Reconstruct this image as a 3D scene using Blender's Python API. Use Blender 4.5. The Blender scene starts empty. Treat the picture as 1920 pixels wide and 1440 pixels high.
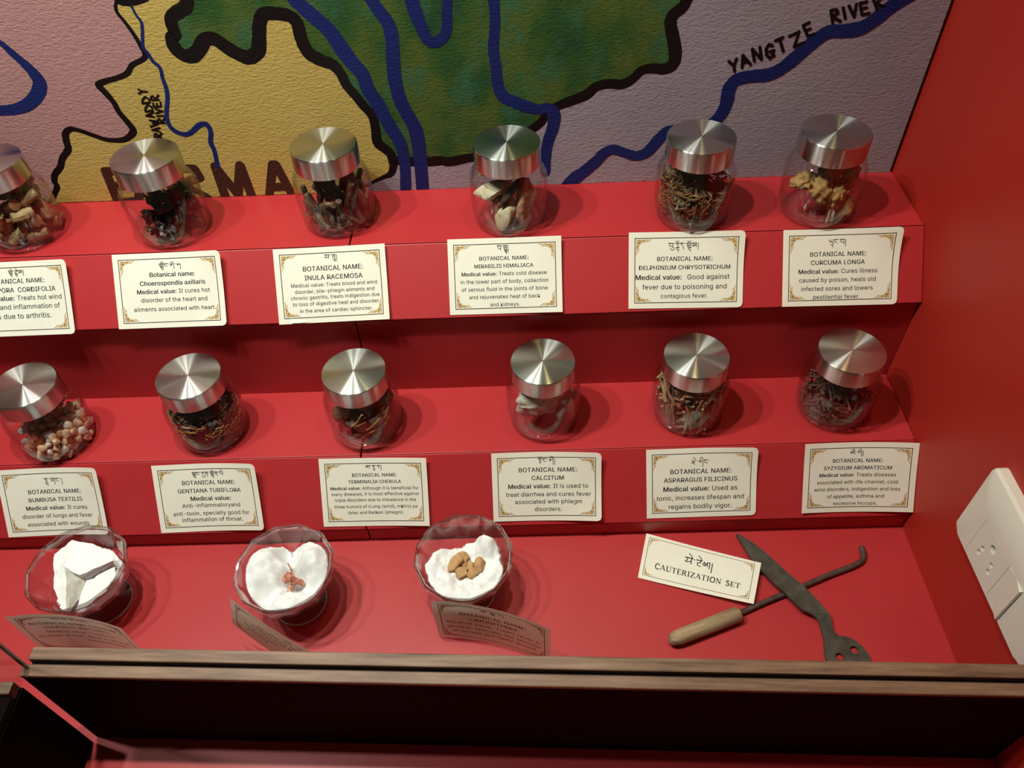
import bpy, bmesh, math, random, os
import numpy as np
from mathutils import Vector, Matrix, noise as mn

S = bpy.context.scene
COL = S.collection
PI = math.pi

# ------------------------------------------------------------------ camera
cam_d = bpy.data.cameras.new('camera')
cam = bpy.data.objects.new('camera', cam_d)
COL.objects.link(cam)
S.camera = cam
cam_d.sensor_fit = 'HORIZONTAL'
cam_d.sensor_width = 36.0
cam_d.lens = 1459.44 / 1920.0 * 36.0
cam_d.clip_start = 0.01
_p, _r, _y = [math.radians(v) for v in (47.3108, -3.3889, -2.2415)]
_f = Vector((math.sin(_y) * math.cos(_p), math.cos(_y) * math.cos(_p), -math.sin(_p)))
_rt = Vector((math.cos(_y), -math.sin(_y), 0)); _up = _rt.cross(_f)
_rt, _up = math.cos(_r) * _rt + math.sin(_r) * _up, -math.sin(_r) * _rt + math.cos(_r) * _up
_m = Matrix((_rt, _up, -_f)).transposed().to_4x4()
_m.translation = Vector((-0.33215, -0.38160, 0.62302))
cam.matrix_world = _m

# ------------------------------------------------------------------ light
S.view_settings.view_transform = 'Standard'
S.view_settings.look = 'None'
S.view_settings.exposure = 0.24
S.view_settings.gamma = 1.0
S.view_settings.use_curve_mapping = False
S.cycles.max_bounces = 14
S.cycles.transparent_max_bounces = 48
S.cycles.caustics_reflective = False
S.cycles.caustics_refractive = False

W = bpy.data.worlds.new('world'); S.world = W
W.use_nodes = True
W.node_tree.nodes['Background'].inputs[0].default_value = (1.0, 0.80, 0.58, 1)
W.node_tree.nodes['Background'].inputs[1].default_value = 0.05

def spot(name, loc, target, power, color, radius, angle, blend):
    d = bpy.data.lights.new(name, 'SPOT'); d.energy = power; d.color = color
    d.shadow_soft_size = radius; d.spot_size = math.radians(angle); d.spot_blend = blend
    o = bpy.data.objects.new(name, d); COL.objects.link(o); o.location = loc
    o.rotation_euler = (Vector(target) - Vector(loc)).to_track_quat('-Z', 'Y').to_euler()
    return o
spot('ceiling_spotlight', (-0.72, -0.03, 1.08), (-0.66, 0.06, 0.0), 17.5, (0.96, 1.0, 0.90), 0.015, 112, 1.0)
spot('ceiling_spotlight', (-0.50, -0.03, 1.08), (-0.52, 0.06, 0.0), 15.5, (0.98, 0.98, 0.85), 0.015, 112, 1.0)
spot('side_spotlight', (-0.98, -0.085, 1.25), (-0.45, 0.10, 0.1), 15.0, (0.96, 1.0, 0.91), 0.018, 110, 1.0)
spot('added_warm_fill', (-0.16, -0.01, 1.30), (-0.12, 0.03, 0.0), 5.0, (1.0, 0.78, 0.38), 0.02, 66, 1.0)  # added fill lamp that warms the right side, no known fixture

# ------------------------------------------------------------------ helpers
def tag(o, label=None, cat=None, group=None, kind=None):
    if label: o['label'] = label
    if cat: o['category'] = cat
    if group: o['group'] = group
    if kind: o['kind'] = kind
    return o

def mesh_obj(name, verts, faces, mats, parent=None, mi=None, smooth=False, loc=None):
    me = bpy.data.meshes.new(name)
    me.from_pydata([tuple(v) for v in verts], [], faces)
    for m in (mats if isinstance(mats, (list, tuple)) else [mats]): me.materials.append(m)
    if mi is not None: me.polygons.foreach_set('material_index', mi)
    if smooth: me.polygons.foreach_set('use_smooth', [True] * len(me.polygons))
    me.update()
    o = bpy.data.objects.new(name, me); COL.objects.link(o)
    if parent: o.parent = parent
    if loc is not None: o.location = loc
    return o

def empty(name, loc=(0, 0, 0), rz=0):
    o = bpy.data.objects.new(name, None); COL.objects.link(o)
    o.location = loc; o.rotation_euler = (0, 0, rz); o.empty_display_size = 0.02
    return o

class MB:
    """collects shapes into one mesh"""
    def __init__(s): s.v = []; s.f = []; s.m = []
    def add(s, vs, fs, mi=0):
        b = len(s.v); s.v += [tuple(v) for v in vs]
        for f in fs: s.f.append(tuple(i + b for i in f)); s.m.append(mi)
        return s
    def box(s, x0, x1, y0, y1, z0, z1, mi=0):
        vs = [(x, y, z) for z in (z0, z1) for y in (y0, y1) for x in (x0, x1)]
        return s.add(vs, [(0, 2, 3, 1), (4, 5, 7, 6), (0, 1, 5, 4), (2, 6, 7, 3), (0, 4, 6, 2), (1, 3, 7, 5)], mi)
    def prism(s, poly, axis_vec, mi=0):
        n = len(poly); a = Vector(axis_vec)
        vs = [Vector(p) for p in poly] + [Vector(p) + a for p in poly]
        fs = [tuple(range(n - 1, -1, -1)), tuple(range(n, 2 * n))] + [(i, (i + 1) % n, n + (i + 1) % n, n + i) for i in range(n)]
        return s.add(vs, fs, mi)
    def tube(s, pts, rad, n=8, mi=0, cap=True):
        pts = [Vector(p) for p in pts]; k = len(pts)
        vs = []; fs = []; ref = None
        for i, p in enumerate(pts):
            t = (pts[min(i + 1, k - 1)] - pts[max(i - 1, 0)]).normalized()
            if ref is None: ref = t.orthogonal().normalized()
            ref = (ref - t * ref.dot(t)).normalized(); b = t.cross(ref)
            r = rad[i] if isinstance(rad, (list, tuple)) else rad
            for j in range(n):
                a = 2 * PI * j / n; vs.append(p + (ref * math.cos(a) + b * math.sin(a)) * r)
        for i in range(k - 1):
            for j in range(n):
                fs.append((i * n + j, i * n + (j + 1) % n, (i + 1) * n + (j + 1) % n, (i + 1) * n + j))
        if cap: fs += [tuple(range(n - 1, -1, -1)), tuple(range((k - 1) * n, k * n))]
        return s.add(vs, fs, mi)
    def lathe(s, prof, n=48, mi=0, rfun=None, cx=0, cy=0):
        vs = []; fs = []
        for (r, z) in prof:
            for j in range(n):
                a = 2 * PI * j / n; q = r * (rfun(a, z) if rfun else 1)
                vs.append((cx + q * math.cos(a), cy + q * math.sin(a), z))
        for i in range(len(prof) - 1):
            for j in range(n):
                fs.append((i * n + j, i * n + (j + 1) % n, (i + 1) * n + (j + 1) % n, (i + 1) * n + j))
        return s.add(vs, fs, mi)
    def build(s, name, mats, parent=None, smooth=False, loc=None):
        return mesh_obj(name, s.v, s.f, mats, parent, s.m, smooth, loc)

def bevel(o, w, seg=2):
    b = o.modifiers.new('bevel', 'BEVEL'); b.width = w; b.segments = seg; b.limit_method = 'ANGLE'
    return o

def sharp(o, deg=35):
    me = o.data
    me.polygons.foreach_set('use_smooth', [True] * len(me.polygons))
    me.set_sharp_from_angle(angle=math.radians(deg))
    return o

def ribbon(pts, wid, closed=False, cap=True):
    """flat band along a 2-D polyline -> verts, faces"""
    P = [Vector((p[0], p[1])) for p in pts]; k = len(P)
    vs = []; fs = []
    for i in range(k):
        if closed: a, b = P[i - 1], P[(i + 1) % k]
        else: a, b = P[max(i - 1, 0)], P[min(i + 1, k - 1)]
        d1 = (P[i] - a); d2 = (b - P[i])
        if d1.length < 1e-12: d1 = d2
        if d2.length < 1e-12: d2 = d1
        t = (d1.normalized() + d2.normalized())
        t = t.normalized() if t.length > 1e-6 else d1.normalized()
        nrm = Vector((-t.y, t.x)); c = max(0.55, abs(nrm.dot(Vector((-d1.normalized().y, d1.normalized().x)))))
        w = (wid[i] if isinstance(wid, (list, tuple)) else wid) / 2 / c
        vs += [P[i] + nrm * w, P[i] - nrm * w]
    for i in range(k - 1): fs.append((2 * i, 2 * i + 1, 2 * i + 3, 2 * i + 2))
    if closed: fs.append((2 * k - 2, 2 * k - 1, 1, 0))
    elif cap:
        for e, sgn in ((0, -1), (k - 1, 1)):
            d = (P[1] - P[0]) if e == 0 else (P[-1] - P[-2]); d = d.normalized() * sgn
            w = (wid[e] if isinstance(wid, (list, tuple)) else wid) / 2; nn = Vector((-d.y, d.x))
            b = len(vs); arc = [P[e] + (nn * math.cos(x) + d * math.sin(x)) * w for x in [PI * q / 5 for q in range(6)]]
            vs += arc; fs.append(tuple(range(b, b + 6)))
    return vs, fs

def split_sharp(pts, lim=55):
    """cut a pen stroke where it turns sharply, so every piece keeps its full width"""
    out = [[pts[0]]]
    for i in range(1, len(pts)):
        out[-1].append(pts[i])
        if i < len(pts) - 1:
            a = Vector((pts[i][0] - pts[i - 1][0], pts[i][1] - pts[i - 1][1])); b = Vector((pts[i + 1][0] - pts[i][0], pts[i + 1][1] - pts[i][1]))
            if a.length > 1e-9 and b.length > 1e-9 and a.angle(b) > math.radians(lim): out.append([pts[i]])
    return out

def smooth_line(pts, sub=4):
    """Catmull-Rom through points (any dimension)"""
    P = [np.array(p, float) for p in pts]; out = []
    for i in range(len(P) - 1):
        p0, p1, p2, p3 = P[max(i - 1, 0)], P[i], P[i + 1], P[min(i + 2, len(P) - 1)]
        for j in range(sub):
            t = j / sub
            out.append(0.5 * ((2 * p1) + (-p0 + p2) * t + (2 * p0 - 5 * p1 + 4 * p2 - p3) * t * t + (-p0 + 3 * p1 - 3 * p2 + p3) * t ** 3))
    out.append(P[-1]); return out

def fill_poly(pts):
    from mathutils.geometry import tessellate_polygon
    return [tuple(t) for t in tessellate_polygon([[Vector((p[0], p[1], 0)) for p in pts]])]

# ------------------------------------------------------------------ materials
def nt(name):
    m = bpy.data.materials.new(name); m.use_nodes = True
    t = m.node_tree; b = t.nodes['Principled BSDF']
    return m, t, b
def N(t, kind, **kw):
    n = t.nodes.new(kind)
    for k, v in kw.items(): setattr(n, k, v)
    return n
def coords(t, scale=(1, 1, 1)):
    tc = N(t, 'ShaderNodeTexCoord'); mp = N(t, 'ShaderNodeMapping'); mp.inputs['Scale'].default_value = scale
    t.links.new(tc.outputs['Object'], mp.inputs['Vector']); return mp.outputs['Vector']
def noise_fac(t, vec, scale, detail=4, rough=0.55):
    n = N(t, 'ShaderNodeTexNoise'); n.inputs['Scale'].default_value = scale
    n.inputs['Detail'].default_value = detail; n.inputs['Roughness'].default_value = rough
    t.links.new(vec, n.inputs['Vector']); return n.outputs['Fac']
def ramp(t, fac, stops):
    r = N(t, 'ShaderNodeValToRGB'); el = r.color_ramp.elements
    while len(el) < len(stops): el.new(0.5)
    for e, (p, c) in zip(el, stops): e.position = p; e.color = (*c, 1)
    t.links.new(fac, r.inputs['Fac']); return r.outputs['Color']
def bump(t, b, h, strength, dist):
    n = N(t, 'ShaderNodeBump'); n.inputs['Strength'].default_value = strength; n.inputs['Distance'].default_value = dist
    t.links.new(h, n.inputs['Height']); t.links.new(n.outputs['Normal'], b.inputs['Normal'])
def plain(name, col, rough=0.5, metal=0.0, spec=0.5):
    m, t, b = nt(name); b.inputs['Base Color'].default_value = (*col, 1); b.inputs['Roughness'].default_value = rough
    b.inputs['Metallic'].default_value = metal; b.inputs['Specular IOR Level'].default_value = spec
    return m
def noisy(name, stops, scale, rough=0.7, bs=0.0, bd=0.001, sc=(1, 1, 1), detail=5, bscale=None, spec=0.4, metal=0.0):
    m, t, b = nt(name); v = coords(t, sc); f = noise_fac(t, v, scale, detail)
    t.links.new(ramp(t, f, stops), b.inputs['Base Color']); b.inputs['Roughness'].default_value = rough
    b.inputs['Specular IOR Level'].default_value = spec; b.inputs['Metallic'].default_value = metal
    if bs: bump(t, b, noise_fac(t, v, bscale or scale, detail), bs, bd)
    return m

M = {}
M['red'] = noisy('red_laminate', [(0.3, (0.405, 0.022, 0.026)), (0.7, (0.445, 0.028, 0.032))], 9, rough=0.42, spec=0.5, bs=0.04, bd=0.0006, bscale=300)
M['red_wall'] = noisy('red_wall_paint', [(0.3, (0.38, 0.019, 0.011)), (0.7, (0.42, 0.024, 0.014))], 7, rough=0.5, bs=0.06, bd=0.0008, bscale=180)
def wood(name, c0, c1, c2, sc):
    m, t, b = nt(name); v = coords(t, sc); f = noise_fac(t, v, 14, 8, 0.65)
    t.links.new(ramp(t, f, [(0.3, c0), (0.5, c1), (0.68, c2)]), b.inputs['Base Color'])
    b.inputs['Roughness'].default_value = 0.5; bump(t, b, f, 0.15, 0.0006); return m
M['wood'] = wood('brown_wood_veneer', (0.080, 0.040, 0.022), (0.175, 0.094, 0.054), (0.25, 0.15, 0.092), (1.2, 16, 16))
M['black'] = plain('black_laminate', (0.006, 0.003, 0.003), 0.7, spec=0.05)
M['groove'] = plain('dark_groove', (0.004, 0.004, 0.004), 0.8)
def paper_mat(name, trans):
    m, t, b = nt(name); f = noise_fac(t, coords(t), 40, 4); c = ramp(t, f, [(0.35, (0.88, 0.87, 0.745)), (0.7, (0.92, 0.91, 0.79))])
    t.links.new(c, b.inputs['Base Color']); b.inputs['Roughness'].default_value = 0.75; b.inputs['Specular IOR Level'].default_value = 0.2
    tl = N(t, 'ShaderNodeBsdfTranslucent'); t.links.new(c, tl.inputs['Color']); mx = N(t, 'ShaderNodeMixShader'); mx.inputs[0].default_value = trans
    t.links.new(b.outputs[0], mx.inputs[1]); t.links.new(tl.outputs[0], mx.inputs[2]); t.links.new(mx.outputs[0], t.nodes['Material Output'].inputs['Surface'])
    return m
M['paper'] = paper_mat('cream_card', 0.12)
M['thin_paper'] = paper_mat('thin_cream_card', 0.80)
M['ink'] = plain('black_ink', (0.018, 0.016, 0.016), 0.7, spec=0.2)
M['frame_ink'] = plain('brown_black_rule', (0.03, 0.012, 0.008), 0.7, spec=0.2)
M['gold'] = plain('gold_ink', (0.46, 0.27, 0.055), 0.6, spec=0.3)

def canvas_mat(name, stops, scale, sc=(1, 1, 1), extra=None):
    m, t, b = nt(name); v = coords(t, sc); f = noise_fac(t, v, scale, 6, 0.6)
    c = ramp(t, f, stops)
    if extra:
        f2 = noise_fac(t, coords(t, (1, 1, 0.7)), extra[0], 5, 0.65)
        mx = N(t, 'ShaderNodeMix', data_type='RGBA'); t.links.new(ramp(t, f2, [(0.5, (0, 0, 0)), (0.68, (1, 1, 1))]), mx.inputs[0])
        t.links.new(c, mx.inputs[6]); mx.inputs[7].default_value = (*extra[1], 1); c = mx.outputs[2]
    t.links.new(c, b.inputs['Base Color']); b.inputs['Roughness'].default_value = 0.6
    b.inputs['Specular IOR Level'].default_value = 0.18
    bump(t, b, noise_fac(t, coords(t, (0.45, 1, 1)), 620, 3, 0.6), 0.55, 0.0011); return m
M['lavender'] = canvas_mat('lavender_canvas_paint', [(0.3, (0.29, 0.255, 0.31)), (0.7, (0.34, 0.295, 0.345))], 12)
M['yellow'] = canvas_mat('ochre_canvas_paint', [(0.3, (0.47, 0.345, 0.085)), (0.7, (0.53, 0.40, 0.12))], 10)
M['pink'] = canvas_mat('pink_canvas_paint', [(0.3, (0.42, 0.22, 0.22)), (0.7, (0.46, 0.25, 0.245))], 10)
M['green'] = canvas_mat('green_canvas_paint', [(0.28, (0.012, 0.055, 0.026)), (0.45, (0.030, 0.085, 0.020)), (0.60, (0.075, 0.115, 0.022)), (0.78, (0.022, 0.075, 0.018))], 22, (1, 1, 0.8), (34, (0.035, 0.125, 0.062)))
M['map_black'] = canvas_mat('black_canvas_paint', [(0.3, (0.004, 0.002, 0.002)), (0.7, (0.008, 0.005, 0.005))], 10)
M['map_blue'] = canvas_mat('blue_canvas_paint', [(0.3, (0.008, 0.015, 0.105)), (0.7, (0.012, 0.022, 0.14))], 10)
M['map_brown'] = canvas_mat('brown_canvas_paint', [(0.3, (0.045, 0.016, 0.010)), (0.7, (0.06, 0.022, 0.014))], 10)

def glass_mat(name, tint, edge, rough=0.0, refl=1.0, ior=1.45, power=2.5):
    m = bpy.data.materials.new(name); m.use_nodes = True; t = m.node_tree
    t.nodes.remove(t.nodes['Principled BSDF']); out = t.nodes['Material Output']
    lw = N(t, 'ShaderNodeLayerWeight'); lw.inputs['Blend'].default_value = 0.5
    pw = N(t, 'ShaderNodeMath', operation='POWER'); t.links.new(lw.outputs['Facing'], pw.inputs[0]); pw.inputs[1].default_value = power
    cm = N(t, 'ShaderNodeMix', data_type='RGBA'); t.links.new(pw.outputs[0], cm.inputs[0])
    cm.inputs[6].default_value = (*tint, 1); cm.inputs[7].default_value = (*edge, 1)
    tr = N(t, 'ShaderNodeBsdfTransparent'); t.links.new(cm.outputs[2], tr.inputs['Color'])
    gl = N(t, 'ShaderNodeBsdfGlossy'); gl.inputs['Roughness'].default_value = rough; gl.inputs['Color'].default_value = (1, 1, 1, 1)
    fr = N(t, 'ShaderNodeFresnel'); ge = N(t, 'ShaderNodeNewGeometry')   # same weak mirror on both sides of a thin wall
    io = N(t, 'ShaderNodeMix', data_type='FLOAT'); t.links.new(ge.outputs['Backfacing'], io.inputs[0])
    io.inputs[2].default_value = ior; io.inputs[3].default_value = 1.0 / ior; t.links.new(io.outputs[0], fr.inputs['IOR'])
    mu = N(t, 'ShaderNodeMath', operation='MULTIPLY'); t.links.new(fr.outputs[0], mu.inputs[0]); mu.inputs[1].default_value = refl
    mx = N(t, 'ShaderNodeMixShader'); t.links.new(mu.outputs[0], mx.inputs[0])
    t.links.new(tr.outputs[0], mx.inputs[1]); t.links.new(gl.outputs[0], mx.inputs[2]); t.links.new(mx.outputs[0], out.inputs['Surface'])
    return m
M['jar_glass'] = glass_mat('clear_jar_glass', (0.985, 0.988, 0.985), (0.50, 0.51, 0.51), 0.03, 0.9, 1.5, 5.0)
M['bowl_glass'] = glass_mat('clear_cut_glass', (0.97, 0.972, 0.975), (0.60, 0.60, 0.59), 0.02, 1.2, 1.5)
M['rim_glass'] = glass_mat('thick_cut_glass_rim', (0.86, 0.86, 0.85), (0.40, 0.39, 0.37), 0.04, 2.2, 1.7)
M['foot_rim'] = plain('pale_glass_foot_edge', (0.55, 0.54, 0.53), 0.08, spec=1.0)
M['pane_glass'] = glass_mat('clear_pane_glass', (0.97, 0.98, 0.975), (0.75, 0.82, 0.79), 0.0, 0.8)
M['pane_edge'] = plain('ground_glass_edge', (0.30, 0.32, 0.30), 0.25)

def steel():
    m, t, b = nt('brushed_steel'); b.inputs['Base Color'].default_value = (0.64, 0.64, 0.61, 1)
    b.inputs['Metallic'].default_value = 1.0; b.inputs['Roughness'].default_value = 0.26; b.inputs['Anisotropic'].default_value = 1.0; b.inputs['Anisotropic Rotation'].default_value = 0.25
    tg = N(t, 'ShaderNodeTangent', direction_type='RADIAL', axis='Z'); t.links.new(tg.outputs[0], b.inputs['Tangent'])
    return m
M['steel'] = steel()
M['liner'] = plain('black_lid_liner', (0.012, 0.012, 0.012), 0.5)
M['iron'] = noisy('dark_forged_iron', [(0.3, (0.050, 0.047, 0.036)), (0.7, (0.110, 0.102, 0.080))], 90, rough=0.5, bs=0.3, bd=0.0008, metal=0.45)
M['rust_iron'] = noisy('brown_rusted_iron', [(0.3, (0.055, 0.032, 0.026)), (0.7, (0.12, 0.075, 0.06))], 160, rough=0.6, bs=0.4, bd=0.0008, metal=0.3)
M['pale_wood'] = noisy('pale_worn_wood', [(0.35, (0.16, 0.105, 0.055)), (0.5, (0.29, 0.20, 0.11)), (0.65, (0.40, 0.29, 0.17))], 260, rough=0.8, bs=0.7, bd=0.0012, sc=(1, 1, 0.07), bscale=300)
M['white_plastic'] = plain('white_plastic', (0.72, 0.68, 0.60), 0.32)
M['cotton'] = plain('white_cotton', (0.82, 0.83, 0.83), 0.95, spec=0.05)
M['gypsum'] = noisy('white_gypsum', [(0.3, (0.80, 0.80, 0.78)), (0.7, (0.88, 0.88, 0.87))], 60, rough=0.8, bs=0.2, bd=0.001)
M['gypsum_shade'] = noisy('gypsum_shade_grey', [(0.3, (0.47, 0.44, 0.37)), (0.7, (0.60, 0.57, 0.50))], 120, rough=0.8, bs=0.3, bd=0.001)
M['limonite'] = noisy('ochre_stone', [(0.3, (0.42, 0.235, 0.10)), (0.7, (0.58, 0.36, 0.17))], 120, rough=0.85, bs=0.4, bd=0.001)
M['coral'] = noisy('rusty_coral', [(0.32, (0.22, 0.060, 0.036)), (0.48, (0.42, 0.15, 0.095)), (0.62, (0.66, 0.38, 0.23))], 130, rough=0.6, bs=0.3, bd=0.0008)
M['tan_bark'] = noisy('tan_cut_stem', [(0.3, (0.16, 0.095, 0.035)), (0.5, (0.36, 0.25, 0.11)), (0.7, (0.52, 0.41, 0.22))], 140, rough=0.8, bs=0.6, bd=0.002, sc=(1, 1, 0.3))
M['red_bark'] = noisy('reddish_cut_stem', [(0.3, (0.20, 0.060, 0.020)), (0.7, (0.42, 0.19, 0.08))], 140, rough=0.8, bs=0.6, bd=0.002, sc=(1, 1, 0.3))
M['black_skin'] = noisy('black_dried_skin', [(0.3, (0.010, 0.006, 0.006)), (0.7, (0.036, 0.025, 0.022))], 120, rough=0.45, bs=0.6, bd=0.002)
M['dark_bark'] = noisy('dark_root_bark', [(0.32, (0.030, 0.018, 0.011)), (0.52, (0.11, 0.070, 0.042)), (0.68, (0.27, 0.18, 0.105))], 170, rough=0.8, bs=0.6, bd=0.0015, sc=(1, 1, 0.3))
M['tan_slice'] = noisy('tan_root_slice', [(0.3, (0.26, 0.12, 0.05)), (0.7, (0.46, 0.27, 0.13))], 150, rough=0.8, bs=0.4, bd=0.001)
M['cream_root'] = noisy('cream_root_flesh', [(0.30, (0.25, 0.19, 0.09)), (0.42, (0.55, 0.48, 0.31)), (0.7, (0.66, 0.60, 0.43))], 210, rough=0.85, bs=0.5, bd=0.0012)
M['brown_root'] = noisy('brown_root_skin', [(0.3, (0.28, 0.14, 0.08)), (0.7, (0.52, 0.35, 0.22))], 170, rough=0.85, bs=0.8, bd=0.002)
M['dark_chip'] = noisy('dark_root_chip', [(0.3, (0.02, 0.014, 0.01)), (0.7, (0.05, 0.036, 0.025))], 90, rough=0.7, bs=0.4, bd=0.001)
M['herb'] = noisy('dried_brown_herb', [(0.28, (0.05, 0.025, 0.010)), (0.5, (0.20, 0.105, 0.038)), (0.72, (0.36, 0.22, 0.085))], 110, rough=0.85)
M['herb_yellow'] = noisy('dried_yellow_flower', [(0.3, (0.30, 0.20, 0.05)), (0.7, (0.48, 0.36, 0.11))], 90, rough=0.85)
M['herb_olive'] = noisy('dried_olive_stalk', [(0.3, (0.10, 0.075, 0.035)), (0.7, (0.22, 0.17, 0.085))], 90, rough=0.85)
M['turmeric'] = noisy('dried_ochre_root', [(0.3, (0.19, 0.095, 0.030)), (0.5, (0.36, 0.205, 0.065)), (0.72, (0.48, 0.30, 0.11))], 130, rough=0.8, bs=0.8, bd=0.002)
M['paper_white'] = plain('white_paper_slip', (0.80, 0.77, 0.70), 0.8)
M['resin'] = noisy('pale_amber_resin', [(0.3, (0.52, 0.28, 0.14)), (0.5, (0.66, 0.42, 0.25)), (0.72, (0.78, 0.62, 0.47))], 90, rough=0.35, bs=0.2, bd=0.001)
M['resin_white'] = noisy('milky_white_resin', [(0.3, (0.70, 0.62, 0.54)), (0.7, (0.82, 0.77, 0.71))], 90, rough=0.35)
M['gentian'] = noisy('dark_dried_flower', [(0.3, (0.030, 0.020, 0.015)), (0.55, (0.10, 0.065, 0.038)), (0.75, (0.24, 0.16, 0.08))], 130, rough=0.8)
M['orange_root'] = noisy('orange_brown_rootlet', [(0.3, (0.25, 0.10, 0.025)), (0.7, (0.48, 0.25, 0.08))], 120, rough=0.8)
M['fruit'] = noisy('dark_brown_fruit', [(0.3, (0.10, 0.038, 0.020)), (0.7, (0.30, 0.125, 0.075))], 140, rough=0.5, bs=0.5, bd=0.0015)
M['straw'] = noisy('straw_brown_fibre', [(0.3, (0.24, 0.13, 0.04)), (0.7, (0.42, 0.26, 0.09))], 120, rough=0.8)
M['calcite'] = noisy('grey_cream_stone', [(0.3, (0.42, 0.36, 0.28)), (0.5, (0.60, 0.55, 0.46)), (0.7, (0.70, 0.65, 0.56))], 170, rough=0.8, bs=0.6, bd=0.0015)
M['pink_chip'] = noisy('pinkish_stone_chip', [(0.3, (0.55, 0.36, 0.29)), (0.7, (0.66, 0.48, 0.40))], 90, rough=0.8)
M['red_root'] = noisy('reddish_tan_root', [(0.3, (0.24, 0.10, 0.05)), (0.7, (0.42, 0.21, 0.12))], 120, rough=0.75, bs=0.4, bd=0.001)
M['olive_root'] = noisy('olive_tan_root', [(0.3, (0.22, 0.17, 0.075)), (0.7, (0.40, 0.31, 0.16))], 120, rough=0.75, bs=0.4, bd=0.001)
M['clove'] = noisy('dark_clove', [(0.3, (0.060, 0.022, 0.014)), (0.7, (0.15, 0.058, 0.036))], 150, rough=0.6, bs=0.3, bd=0.001)
M['hole'] = plain('pin_hole_shade_black', (0.006, 0.004, 0.003), 0.8, spec=0.0)

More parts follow.
